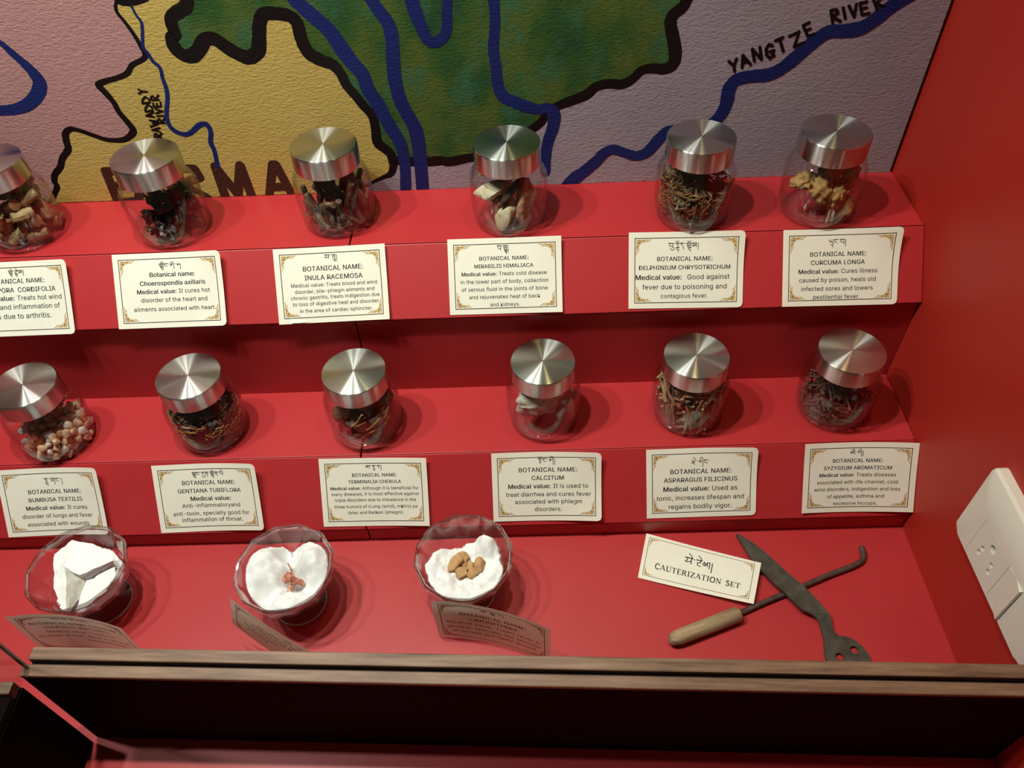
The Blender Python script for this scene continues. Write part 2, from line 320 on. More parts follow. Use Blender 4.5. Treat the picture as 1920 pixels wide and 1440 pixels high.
# ------------------------------------------------------------------ measured outlines (tenths of a millimetre on their own planes)
CARDS=[('U1', 0, -0.8218, -0.0037, 0.0087, [('BOTANICAL NAME:', 0, 484, 455, 509), ('TINOSPORA  CORDIFOLIA', 0, 476, 379, 711), ('Medical value: Treats hot wind', 14, 469, 308, 821), ('disorder and inflammation of', 0, 457, 232, 793), ('joints due to arthritis.', 0, 456, 151, 612)], (489, 582, 146, 72)), ('U2', 0, -0.6887, -0.0004, 0.005, [('Botanical name:', 15, 514, 437, 400), ('Choerospondia axillaris', 23, 513, 365, 581), ('Medical value: It cures hot', 14, 514, 294, 648), ('disorder of the heart and', 0, 514, 222, 588), ('ailments associated with heart.', 0, 514, 145, 728)], (502, 564, 197, 73)), ('U3', 0, -0.5493, -0.0009, 0.0189, [('BOTANICAL NAME:', 0, 503, 442, 519), ('INULA RACEMOSA', 0, 503, 366, 503), ('Medical value: Treats blood and wind', 0, 503, 309, 745), ('disorder, bile-phlegm ailments and', 0, 503, 255, 690), ('chronic gastritis, treats indigestion due', 0, 505, 203, 771), ('to loss of digestive heat and disorder', 0, 505, 149, 747), ('in the area of cardiac sphincter.', 0, 505, 90, 634)], (496, 572, 114, 62)), ('U4', 0, -0.4012, 0.0025, -0.0037, [('BOTANICAL NAME:', 0, 477, 454, 420), ('MIRABILIS HIMALIACA', 0, 474, 390, 502), ('Medical value: Treats cold disease', 14, 474, 325, 725), ('in the lower part of body, collection', 0, 475, 260, 748), ('of serous fluid in the joints of bone', 0, 475, 195, 735), ('and rejuvenates heat of back', 0, 474, 130, 607), ('and kidneys.', 0, 475, 64, 254)], (474, 575, 102, 70)), ('U5', 0, -0.2484, 0.0029, -0.0185, [('BOTANICAL NAME:', 0, 473, 398, 466), ('DELPHINIUM CHRYSOTRICHUM', 0, 471, 326, 768), ('Medical value:  Good against', 14, 455, 242, 792), ('fever due to poisoning and', 0, 472, 161, 712), ('contagious fever.', 0, 471, 86, 398)], (466, 565, 260, 89)), ('U6', 0, -0.1186, 0.0003, -0.0091, [('BOTANICAL NAME:', 0, 463, 415, 469), ('CURCUMA LONGA', 0, 461, 345, 451), ('Medical value: Cures illness', 14, 463, 272, 658), ('caused by poison, heals old', 0, 461, 201, 641), ('infected sores and lowers', 0, 459, 128, 599), ('pestilential fever.', 0, 457, 58, 388)], (458, 553, 152, 63)), ('L1', 1, -0.8141, 0.0014, 0.0275, [('BOTANICAL NAME:', 0, 514, 401, 504), ('BUMBUSA TEXTILIS', 0, 509, 325, 511), ('Medical value: It cures', 14, 506, 247, 583), ('disorder of lungs and fever', 0, 500, 171, 669), ('associated with wounds', 0, 494, 94, 587)], (521, 541, 182, 69)), ('L2', 1, -0.6725, 0.0018, 0.021, [('BOTANICAL NAME:', 0, 504, 445, 494), ('GENTIANA TUBIFLORA', 0, 500, 370, 585), ('Medical value:', 14, 502, 294, 375), ('Anti-inflammatoryand', 0, 498, 231, 537), ('anti-toxin, specially good for', 0, 491, 157, 708), ('inflammation of throat.', 0, 493, 95, 566)], (511, 576, 306, 71)), ('L3', 1, -0.5248, 0.0039, -0.0062, [('BOTANICAL NAME:', 0, 491, 466, 403), ('TERMINALIA CHEBULA', 0, 490, 405, 474), ('Medical value:Although it is beneficial for', 14, 484, 345, 794), ('many diseases, it is most effective against', 0, 487, 291, 789), ('triple disorders due to imbalance in the', 0, 486, 235, 733), ('three humors of rLung (wind), mKhris pa', 0, 485, 173, 752), ('(bile) and Badkan (phlegm).', 0, 484, 116, 505)], (490, 569, 152, 49)), ('L4', 1, -0.3709, 0.0049, -0.0063, [('BOTANICAL NAME:', 0, 496, 457, 516), ('CALCITUM', 0, 493, 382, 284), ('Medical value: It is used to', 14, 495, 305, 709), ('treat diarrhea and cures fever', 0, 496, 230, 756), ('associated with phlegm', 0, 495, 161, 595), ('disorders.', 0, 492, 90, 241)], (490, 601, 159, 80)), ('L5', 1, -0.2337, 0.0038, 0.0094, [('BOTANICAL NAME:', 0, 479, 407, 537), ('ASPARAGUS FILICINUS', 0, 476, 331, 644), ('Medical value: Used as', 14, 474, 246, 651), ('tonic, increases lifespan and', 0, 473, 164, 769), ('regains bodily vigor.', 0, 473, 82, 557)], (477, 557, 168, 92)), ('L6', 1, -0.0927, 0.0057, -0.0065, [('BOTANICAL NAME:', 0, 470, 459, 431), ('SYZYGIUM AROMATICUM', 0, 470, 393, 584), ('Medical value: Treats diseases', 14, 472, 329, 658), ('associated with life channel, cold', 0, 472, 263, 695), ('wind disorders, indigestion and loss', 0, 473, 198, 743), ('of appetite, asthma and', 0, 468, 131, 494), ('excessive hiccups.', 0, 468, 66, 378)], (464, 580, 120, 68))]
PINK=[(-6399,3975,24),(-6432,3897,28),(-6403,3816,28),(-6374,3732,33),(-6353,3635,38),(-6350,3532,43),(-6479,3472,43),(-6551,3404,48),(-6658,3368,44),(-6766,3345,49),(-6823,3315,58),(-6796,3254,59),(-6762,3163,50),(-6753,3077,51),(-6716,2977,57),(-6700,2902,62),(-6761,2844,53),(-6843,2817,49),(-6966,2827,44),(-7071,2877,43),(-7159,2921,43),(-7230,2940,48),(-7294,2902,57),(-7325,2817,63),(-7342,2750,59),(-7435,2664,55),(-7493,2581,56),(-7577,2508,56),(-7616,2437,52),(-7618,2381,52),(-7680,2304,48),(-7772,2186,48)]
L1=[(-5865,3952,107),(-5891,3902,104),(-5966,3866,105),(-6029,3828,97),(-6046,3772,98),(-6045,3706,99),(-6085,3666,100),(-6085,3594,110),(-6041,3536,111),(-5972,3525,116),(-5899,3573,115),(-5833,3643,113),(-5768,3657,109),(-5722,3630,109),(-5656,3567,115),(-5585,3517,116),(-5519,3493,116),(-5437,3537,115),(-5401,3620,113),(-5369,3731,107),(-5326,3811,105),(-5272,3829,105),(-5190,3821,101),(-5112,3802,101),(-5068,3747,102),(-5066,3648,104),(-5053,3563,106),(-5018,3493,107),(-4927,3437,104),(-4856,3403,96),(-4807,3321,88),(-4782,3229,85),(-4724,3134,82),(-4670,3037,83),(-4617,2952,80),(-4609,2838,82),(-4613,2701,88),(-4554,2631,89),(-4515,2577,85),(-4508,2469,76)]
YB=[(-4506,2480,71),(-4544,2389,57),(-4629,2348,36),(-4729,2302,26),(-4803,2249,21)]
BOT=[(-4500,2523,81),(-4360,2501,91),(-4193,2494,91),(-4078,2499,91),(-4003,2485,91),(-3857,2511,86),(-3790,2519,81),(-3632,2539,70),(-3486,2627,69),(-3319,2733,68),(-3239,2785,77),(-3179,2837,76),(-3142,2889,66),(-3051,2968,75),(-2917,3019,88),(-2798,3066,87),(-2725,3128,82),(-2624,3152,81),(-2505,3142,81),(-2421,3189,76),(-2356,3253,75),(-2271,3268,84),(-2166,3259,93),(-2102,3305,101),(-2100,3396,104),(-2130,3512,101),(-2163,3626,95),(-2145,3690,94),(-2082,3743,89),(-2050,3808,80)]
RIV=[[(-7554,3740,50),(-7450,3694,50),(-7403,3619,63),(-7349,3530,77),(-7307,3440,96),(-7299,3349,111),(-7381,3246,108),(-7501,3171,101),(-7623,3138,92),(-7749,3134,92),(-7881,3144,92)],[(-6301,3923,20),(-6293,3859,20),(-6274,3802,24),(-6299,3717,25),(-6334,3617,25),(-6317,3561,30),(-6300,3495,30),(-6264,3441,30),(-6275,3351,31),(-6278,3260,36),(-6303,3168,36),(-6352,3060,37),(-6374,2963,38),(-6346,2887,43),(-6267,2848,43),(-6198,2871,43),(-6118,2927,47),(-6051,2934,47),(-6037,2864,43),(-6070,2763,44),(-6064,2680,40),(-6085,2526,41)],[(-5075,3997,106),(-5042,3918,107),(-4931,3794,114),(-4831,3680,120),(-4763,3538,128),(-4701,3419,122),(-4633,3314,119),(-4611,3190,117),(-4557,3065,120),(-4517,2948,118),(-4476,2832,115),(-4418,2693,113),(-4404,2556,105),(-4411,2411,98),(-4439,2176,101)],[(-4493,3972,98),(-4458,3894,99),(-4418,3813,101),(-4363,3718,107),(-4349,3593,109),(-4365,3435,108),(-4377,3271,111),(-4360,3085,115),(-4319,2959,117),(-4269,2824,120),(-4259,2686,123),(-4262,2513,121),(-4281,2169,117)],[(-4159,3959,106),(-4154,3881,108),(-4135,3773,110),(-4106,3678,99),(-4075,3586,92),(-4024,3554,93),(-3958,3577,88),(-3913,3641,83),(-3898,3751,77),(-3882,3869,72),(-3874,3947,71)],[(-3532,3932,83),(-3532,3855,84),(-3526,3748,81),(-3538,3613,83),(-3554,3475,86),(-3541,3326,88),(-3535,3190,94),(-3497,3082,101),(-3409,3031,102),(-3303,2979,103),(-3200,2950,94),(-3123,2957,93),(-3074,2906,113),(-3078,2788,106),(-3120,2658,98),(-3145,2518,96),(-3151,2346,93)],[(-301,3797,111),(-373,3750,113),(-482,3676,114),(-576,3584,120),(-669,3522,117),(-802,3507,109),(-913,3503,110),(-1005,3436,115),(-1106,3329,117),(-1212,3227,115),(-1318,3174,112),(-1460,3166,108),(-1572,3139,108),(-1617,3063,114),(-1619,2941,112),(-1655,2826,105),(-1735,2756,96),(-1913,2723,87),(-2041,2714,87),(-2103,2696,92),(-2165,2617,104),(-2248,2506,105),(-2340,2473,96),(-2436,2504,90),(-2547,2545,95),(-2625,2512,100),(-2697,2430,107),(-2790,2341,114),(-2885,2262,126),(-2966,2147,133)]]
BLOB=[(-6391,4013),(-6113,4002),(-6159,3957),(-6233,3936),(-6309,3924),(-6375,3934),(-6413,3952)]
LETS=[('Y',(-1616,3210),(-1557,3229),(-1659,3301),24),('A',(-1542,3246),(-1477,3267),(-1586,3336),24),('N',(-1452,3295),(-1388,3309),(-1494,3393),24),('G',(-1355,3306),(-1287,3321),(-1403,3417),24),('T',(-1257,3357),(-1203,3379),(-1316,3454),24),('Z',(-1156,3397),(-1087,3430),(-1214,3484),23),('E',(-1067,3476),(-1022,3496),(-1127,3565),23),('R',(-898,3574),(-840,3584),(-943,3671),23),('I',(-826,3601),(-791,3607),(-866,3685),23),('V',(-764,3611),(-711,3620),(-807,3699),23),('E',(-687,3628),(-634,3637),(-731,3715),22),('R',(-580,3660),(-531,3682),(-646,3750),22),('R',(-6480,2829),(-6463,2869),(-6543,2834),15),('A',(-6473,2886),(-6461,2921),(-6543,2887),15),('W',(-6470,2942),(-6455,3000),(-6537,2935),15),('A',(-6471,3022),(-6460,3065),(-6542,3015),15),('D',(-6462,3081),(-6448,3137),(-6528,3074),15),('D',(-6460,3152),(-6445,3207),(-6526,3146),15),('Y',(-6449,3236),(-6438,3273),(-6522,3233),14),('R',(-6401,2963),(-6387,3006),(-6461,2963),15),('I',(-6390,3026),(-6388,3035),(-6446,3023),15),('V',(-6385,3057),(-6374,3095),(-6445,3054),15),('E',(-6378,3114),(-6368,3151),(-6443,3109),15),('R',(-6375,3172),(-6362,3213),(-6443,3169),15)]
BIG=[('B',(-7129,2187),(-6894,2195),(-7107,2521),86),('U',(-6788,2184),(-6583,2193),(-6782,2529),86),('R',(-6497,2195),(-6276,2197),(-6477,2526),86),('M',(-6115,2185),(-5869,2186),(-6114,2527),86),('a',(-5703,2190),(-5493,2193),(-5734,2522),86)]
KNIFE=[(-1521,-53),(-1498,-131),(-1475,-205),(-1445,-308),(-1384,-430),(-1321,-535),(-1258,-631),(-1194,-719),(-1133,-809),(-1060,-850),(-1015,-906),(-1010,-982),(-1007,-1063),(-1027,-1147),(-1029,-1213),(-1011,-1273),(-966,-1315),(-882,-1340),(-787,-1324),(-720,-1291),(-687,-1239),(-682,-1197),(-705,-1130),(-755,-1066),(-815,-1032),(-871,-1022),(-906,-991),(-914,-928),(-913,-857),(-951,-797),(-981,-731),(-1023,-664),(-1076,-586),(-1141,-503),(-1206,-410),(-1260,-324),(-1317,-239),(-1377,-164),(-1451,-92),(-1495,-50)]
HOLES=[(-918,-1197),(-787,-1142)]
ROD=[(-1661,-815),(-1422,-714),(-1194,-626),(-1030,-562),(-808,-472),(-601,-400),(-521,-364),(-468,-326),(-446,-269),(-442,-200)]
HAND=[(-1649,-826),(-2274,-1052)]

# ------------------------------------------------------------------ setting
XL = -1.0
o = MB().box(XL, 0.0, -0.75, 0.30, -0.02, 0.0).build('floor', M['red']); o['kind'] = 'structure'
o = MB().box(0.0, 0.02, -0.42, 0.30, -0.02, 0.95).build('wall_right', M['red_wall']); o['kind'] = 'structure'
o = MB().box(XL, 0.0, 0.272, 0.29, 0.0, 0.95).build('wall_back', M['red_wall']); o['kind'] = 'structure'

def step(name, x0, x1, yf, zt, yb, yl, zl, yr, zb, label):
    """flat shelf, sloped label ledge, upright riser"""
    r = empty(name, ((x0 + x1) / 2, yf, zb)); tag(r, label, 'display step', 'stepped red shelf sections')
    ox, oy, oz = r.location
    def P(y, z): return (x0 - ox, y - oy, z - oz)
    dx = (x1 - x0, 0, 0)
    d = Vector((0, yl - yf, zl - zt)).normalized(); n = Vector((0, -d.z, d.y)) * -0.008
    if n.y < 0: n = -n
    bevel(MB().prism([P(yf, zt), P(yb, zt), P(yb, zt - 0.009), P(yf + 0.0085, zt - 0.009)], dx).build('shelf_board', M['red'], r), 0.0007)
    e = 0.0006
    bevel(MB().prism([P(yf + d.y * e, zt + d.z * e), P(yl, zl), P(yl + n.y, zl + n.z), P(yf + d.y * e + n.y, zt + d.z * e + n.z)], dx).build('label_ledge', M['red'], r), 0.0007)
    MB().prism([P(yr, zb), P(yr, zl - 0.0045), P(yr + 0.008, zl - 0.0045), P(yr + 0.008, zb)], dx).build('riser', M['red'], r)
    return r
SX = -0.4850
step('display_step', SX + 0.0006, -0.0005, 0.1560, 0.2205, 0.271, 0.1143, 0.1712, 0.1185, 0.0785, 'red upper display step right of the seam, under the painted map')
step('display_step', XL, SX - 0.0006, 0.1560, 0.2205, 0.271, 0.1143, 0.1712, 0.1185, 0.0785, 'red upper display step left of the seam, under the painted map')
step('display_step', SX - 0.0015 + 0.0006, -0.0005, 0.0404, 0.0780, 0.130, -0.0005, 0.0212, 0.0020, 0.0, 'red lower display step right of the seam, resting on the floor')
step('display_step', XL, SX - 0.0015 - 0.0006, 0.0404, 0.0780, 0.130, -0.0005, 0.0212, 0.0020, 0.0, 'red lower display step left of the seam, resting on the floor')

# painted map -------------------------------------------------------
STROKE = {
 'Y': [[(0, 1), (.45, .5)], [(1, 1), (.45, .5), (.3, 0)]],
 'A': [[(0, 0), (.5, 1), (1, 0)], [(.22, .36), (.8, .36)]],
 'N': [[(0, 0), (.1, 1), (.85, 0), (1, 1)]],
 'G': [[(.95, .85), (.6, 1), (.2, .75), (.1, .3), (.4, 0), (.75, .2), (.8, .5), (.5, .48), (1, .5)], [(.8, .5), (.85, .1)]],
 'T': [[(0, 1), (1, 1)], [(.55, 1), (.4, 0)]],
 'Z': [[(0, 1), (1, 1), (0, 0), (1, 0)]],
 'E': [[(1, 1), (.05, 1), (0, 0), (1, 0)], [(0, .52), (.8, .52)]],
 'R': [[(0, 0), (.1, 1), (.8, .95), (.9, .68), (.1, .5), (1, 0)]],
 'I': [[(.5, 1), (.5, 0)]],
 'V': [[(0, 1), (.4, 0), (1, 1)]],
 'W': [[(0, 1), (.25, 0), (.5, .65), (.72, 0), (1, 1)]],
 'D': [[(0, 0), (0, 1), (.6, .9), (1, .5), (.6, .08), (0, 0)]],
 'B': [[(0, 0), (0, 1), (.75, .95), (.85, .75), (.7, .54), (0, .52)], [(0, .52), (.8, .5), (1, .28), (.85, .03), (0, 0)]],
 'U': [[(0, 1), (0, .25), (.25, 0), (.75, 0), (1, .25), (1, 1)]],
 'a': [[(0, 0), (.70, 1)], [(1, 0), (.82, 1)], [(.25, .3), (.95, .3)]],
 'M': [[(0, 0), (.03, 1), (.5, .12), (.95, 1), (1, 0)]],
}
YC = 0.2362
cm = MB(); ML = ['lavender', 'green', 'yellow', 'pink', 'map_black', 'map_blue', 'map_brown']
cxr = -0.0032
cm.box(XL, cxr, YC, YC + 0.026, 0.2208, 0.80, 0)
def wall_pts(p2, off): return [(p[0], YC - off, max(p[1], 0.2209)) for p in p2]
def m4(pts): return [tuple(v * 1e-4 for v in p) for p in pts]
def area(pts, mi, off):
    cm.add(wall_pts(pts, off), fill_poly(pts), mi)
def line(pts, mi, off, sub=4):
    s = smooth_line(pts, sub)
    rng = random.Random(len(pts)); w = [q[2] * (1 + rng.uniform(-.04, .04)) for q in s]
    v, f = ribbon(s, w); cm.add(wall_pts(v, off), f, mi)
def up(p, z=0.79): return (p[0], z)
sm = lambda pts: [tuple(q[:2]) for q in smooth_line(m4(pts), 3)]
pk, l1, yb, bt = sm(PINK), sm(L1), sm(YB), sm(BOT)
SZ = 0.2212
area([up(l1[0])] + l1 + bt + [(bt[-1][0] + .02, .79)], 1, 0.0001)
area([up(pk[0])] + pk + [(pk[-1][0], SZ), (yb[-1][0], SZ)] + yb[::-1] + l1[::-1] + [up(l1[0])], 2, 0.0001)
area([(XL + .001, .79), (XL + .001, SZ), (pk[-1][0], SZ)] + pk[::-1] + [up(pk[0])], 3, 0.0001)
def tail(p, z=.79):
    v, f = ribbon([(p[0], p[1] - .002), (p[0], z)], p[2], cap=False); cm.add(wall_pts(v, 0.00026), f, 4)
line(m4(PINK), 4, 0.0002); tail(m4(PINK)[0])
line(m4(L1), 4, 0.00021); tail(m4(L1)[0])
line(m4(YB), 4, 0.00022)
b4 = m4(BOT); line(b4, 4, 0.00023); tail(b4[-1])
bl = m4(BLOB); area(bl, 4, 0.00024)
for i, rv in enumerate(RIV):
    line(m4(rv), 5, 0.0003 + 0.00001 * i)
for src, mi, off in ((LETS, 4, 0.00045), (BIG, 6, 0.00025)):
    for ch, o0, o1, o2, wd in src:
        off = 0.00045 if mi == 4 else 0.00025
        o0, o1, o2 = [np.array(q) * 1e-4 for q in (o0, o1, o2)]
        for st in STROKE[ch]:
            for pts in split_sharp([tuple(o0 + (o1 - o0) * a + (o2 - o0) * b) for a, b in st]):
                off += 0.000004
                v, f = ribbon(pts, wd * 1e-4)
                cm.add(wall_pts(v, off), f, mi)
mp = cm.build('painted_map', [M[k] for k in ML])
tag(mp, 'large hand-painted canvas map with black borders and blue rivers, behind the upper step', 'map')

# ------------------------------------------------------------------ cards
def font_load():
    try:
        return bpy.data.fonts.load(os.path.join(bpy.utils.system_resource('DATAFILES', path='fonts'), 'Inter.woff2'))
    except Exception:
        return None
FONT = font_load()
def text_meshes(items):
    """items: (string, bold offset) -> dict of 2-D verts and faces, all converted in one go"""
    tmp = {}
    for it in items:
        if it in tmp: continue
        c = bpy.data.curves.new('t', 'FONT'); c.body = it[0]; c.size = 1.0;
        if FONT: c.font = FONT
        c.resolution_u = 3
        c.space_character = 1.02
        ob = bpy.data.objects.new('t', c); COL.objects.link(ob); tmp[it] = ob
    bpy.context.view_layer.update()
    dg = bpy.context.evaluated_depsgraph_get(); res = {}
    for it, ob in tmp.items():
        me = ob.evaluated_get(dg).to_mesh()
        vs = [(v.co.x, v.co.y) for v in me.vertices]; fs = [tuple(p.vertices) for p in me.polygons]
        k0 = len(vs)   # heavier weight: the same outline printed again a hair to the side
        if it[1]: vs = [(a - it[1], b) for a, b in vs] + [(a + it[1], b) for a, b in vs]; fs = fs + [tuple(i + k0 for i in f) for f in fs]
        res[it] = (vs, fs); ob.evaluated_get(dg).to_mesh_clear()
    for ob in tmp.values():
        c = ob.data; bpy.data.objects.remove(ob); bpy.data.curves.remove(c)
    return res
REG, BLD, MED = 0.004, 0.018, 0.012
def runs(t, nb):
    if nb == 0:
        return [(t, MED if t.upper() == t else REG)]
    r = [(t[:nb], BLD)]
    if t[nb:]: r.append((t[nb:].lstrip(' '), REG))
    return r

# Tibetan syllables as pen strokes: head line at y=1, feet down to 0 and below
TB = {
 'sa': (.85, [[(0, 1), (.85, 1)], [(.35, 1), (.1, .62), (.3, .5), (.45, .72)], [(.25, .45), (.75, .8)], [(.75, 1), (.75, .35)]]),
 'la': (.85, [[(0, .6), (.18, .95), (.3, .55), (.12, .5)], [(.3, .55), (.5, .9), (.55, .5)], [(.45, .95), (.8, 1), (.8, .3)]]),
 'ta': (.65, [[(0, 1), (.65, 1)], [(.5, 1), (.5, .75), (.15, .68), (.2, .42), (.55, .3)]]),
 'ra': (.6, [[(0, 1), (.6, 1)], [(.35, 1), (.2, .78), (.45, .62), (.3, .38)]]),
 'nga': (.65, [[(0, 1), (.65, 1)], [(.2, 1), (.12, .65), (.3, .55), (.62, .48)]]),
 'zha': (.8, [[(0, .9), (.3, 1), (.35, .65), (.1, .55), (.2, .75)], [(.35, .8), (.75, 1), (.75, -.1)]]),
 'sha': (.8, [[(.1, .85), (.3, 1), (.42, .8), (.2, .62), (.1, .85)], [(.42, .8), (.75, .75)], [(.75, 1), (.75, -.15)]]),
 'ma': (.85, [[(0, 1), (.85, 1)], [(.25, 1), (.25, .7), (.05, .55), (.25, .48), (.75, .68)], [(.75, 1), (.75, .35)]]),
 'na': (.7, [[(0, 1), (.7, 1)], [(.6, 1), (.6, 0)], [(.6, .75), (.2, .78), (.2, .55), (.4, .48)]]),
 'ba': (.8, [[(0, 1), (.8, 1)], [(.15, 1), (.15, .6), (.72, .48)], [(.72, 1), (.72, .25)]]),
 'pa': (.75, [[(0, 1), (.25, 1)], [(.12, 1), (.15, .6), (.7, .52)], [(.55, 1), (.7, 1), (.7, .3)]]),
 'ya': (.85, [[(.05, 1), (.15, .62), (.38, .6), (.4, .95)], [(.38, .65), (.78, .55)], [(.78, 1), (.78, .25)]]),
 'ga': (.85, [[(0, 1), (.85, 1)], [(.3, 1), (.3, .65), (.1, .52)], [(.3, .65), (.55, .55)], [(.55, 1), (.55, .5)], [(.8, 1), (.8, 0)]]),
 'da': (.65, [[(0, 1), (.65, 1)], [(.5, 1), (.2, .85), (.35, .68), (.6, .35), (.6, 0)]]),
 'nya': (.8, [[(.1, .9), (.35, 1), (.3, .7), (.1, .6), (.35, .5), (.5, .7), (.75, .95)], [(.5, .7), (.6, .3)]]),
 'a': (.95, [[(.05, .9), (.2, .55), (.32, .9), (.2, 1)], [(.32, .7), (.55, .6), (.5, 1)], [(.4, 1), (.92, 1)], [(.85, 1), (.85, .35)]]),
 'ca': (.7, [[(0, 1), (.7, 1)], [(.55, 1), (.2, .75), (.6, .55), (.2, .35), (.45, .15)]]),
 'tha': (.8, [[(0, 1), (.8, 1)], [(.2, 1), (.1, .7), (.4, .62), (.1, .45), (.7, .5)], [(.72, 1), (.72, .35)]]),
 'e': (0, [[(-.6, 1.5), (-.3, 1.3), (-.15, 1.05)]]),
 'o': (0, [[(-.75, 1.4), (-.5, 1.15), (-.2, 1.4)]]),
 'i': (0, [[(-.6, 1.1), (-.5, 1.45), (-.2, 1.35), (-.2, 1.05)]]),
 'u': (0, [[(-.6, .25), (-.4, .05), (-.1, .25)], [(-.35, .05), (-.15, -.25)]]),
 'sub': (0, [[(-.7, .3), (-.1, .3)], [(-.45, .3), (-.6, 0), (-.2, -.05), (-.35, -.35)]]),
 'sy': (0, [[(-.65, .2), (-.35, -.15), (0, -.05), (.05, .35)]]),
 '.': (.22, [[(.05, .98), (.13, .9)]]),
 '|': (.25, [[(.12, 1), (.12, -.1)]]),
}
TIB = {'U1': 'sa sub e . ta sub e sa |', 'U2': 'sa sub i nga . zha o . sha', 'U3': 'ma . na u |', 'U4': 'ba . sa sub u |',
       'U5': 'ba sy . ra sub o da . sa sub o sa |', 'U6': 'ya u nga . ba |', 'L1': 'ca u . ga nga . |', 'L2': 'sa sub nga . ra sy na . sa sub o na . pa o .',
       'L3': 'a . ra u . ra |', 'L4': 'ca o nga . zha i |', 'L5': 'nya e . sha i nga .', 'L6': 'la i . sha i |',
       'CT': 'ma e . ta e la |', 'F1': 'ga nga sa . tha i ga sa |', 'F2': 'ba sy i . ra u |', 'F3': 'sa i . sa sub u . ra |'}
def tibetan(key, uc, vtop, w, h, pen):
    xs = 0; polys = []
    for tk in TIB[key].split():
        wd, st = TB[tk]
        for p in st: polys.append([(a + xs, b) for a, b in p])
        xs += wd + (.12 if wd else 0)
    ys = [b for p in polys for a, b in p]; y0, y1 = min(ys), max(ys)
    vs = []; fs = []
    for p in polys:
        q = [(uc - w / 2 + a / xs * w, vtop - (y1 - b) / (y1 - y0) * h) for a, b in p]
        horiz = len(p) == 2 and abs(p[0][1] - p[1][1]) < .02
        for q2 in split_sharp(q):
            v, f = ribbon(q2, pen * (1.25 if horiz else 0.95)); b0 = len(vs); vs += v; fs += [tuple(i + b0 for i in t) for t in f]
    return vs, fs

def scroll(sx, sy, ox, oy, k=1.0):
    """gilt corner scrollwork: curls along both edges"""
    def spiral(cx, cy, r, a0, turns, sgn, n=16):
        return [(cx + r * (1 - .78 * i / n) * math.cos(a0 + sgn * turns * 2 * PI * i / n), cy + r * (1 - .78 * i / n) * math.sin(a0 + sgn * turns * 2 * PI * i / n)) for i in range(n + 1)]
    L = []
    for flip in (0, 1):
        T = (lambda p: (p[1], p[0])) if flip else (lambda p: p)
        c = [spiral(.0036, .0021, .0015, PI, 1.3, -1), spiral(.0067, .0014, .0011, PI * .8, 1.2, 1),
             smooth_line([(.0008, .0008), (.003, .0005), (.0052, .0012), (.0058, .0026)], 4), smooth_line([(.0052, .0012), (.0075, .0004), (.0100, .0008), (.0128, .0003)], 4),
             smooth_line([(.0078, .0022), (.0092, .0017), (.0105, .0022)], 3)]
        L += [[T(q) for q in p] for p in c]
    L.append(spiral(.0022, .0022, .0017, PI * 1.25, 1.2, 1))
    vs = []; fs = []
    for p in L:
        v, f = ribbon([(ox + sx * a * k, oy + sy * b * k) for a, b in p], .00058 * k); b0 = len(vs); vs += v; fs += [tuple(i + b0 for i in t) for t in f]
    return vs, fs

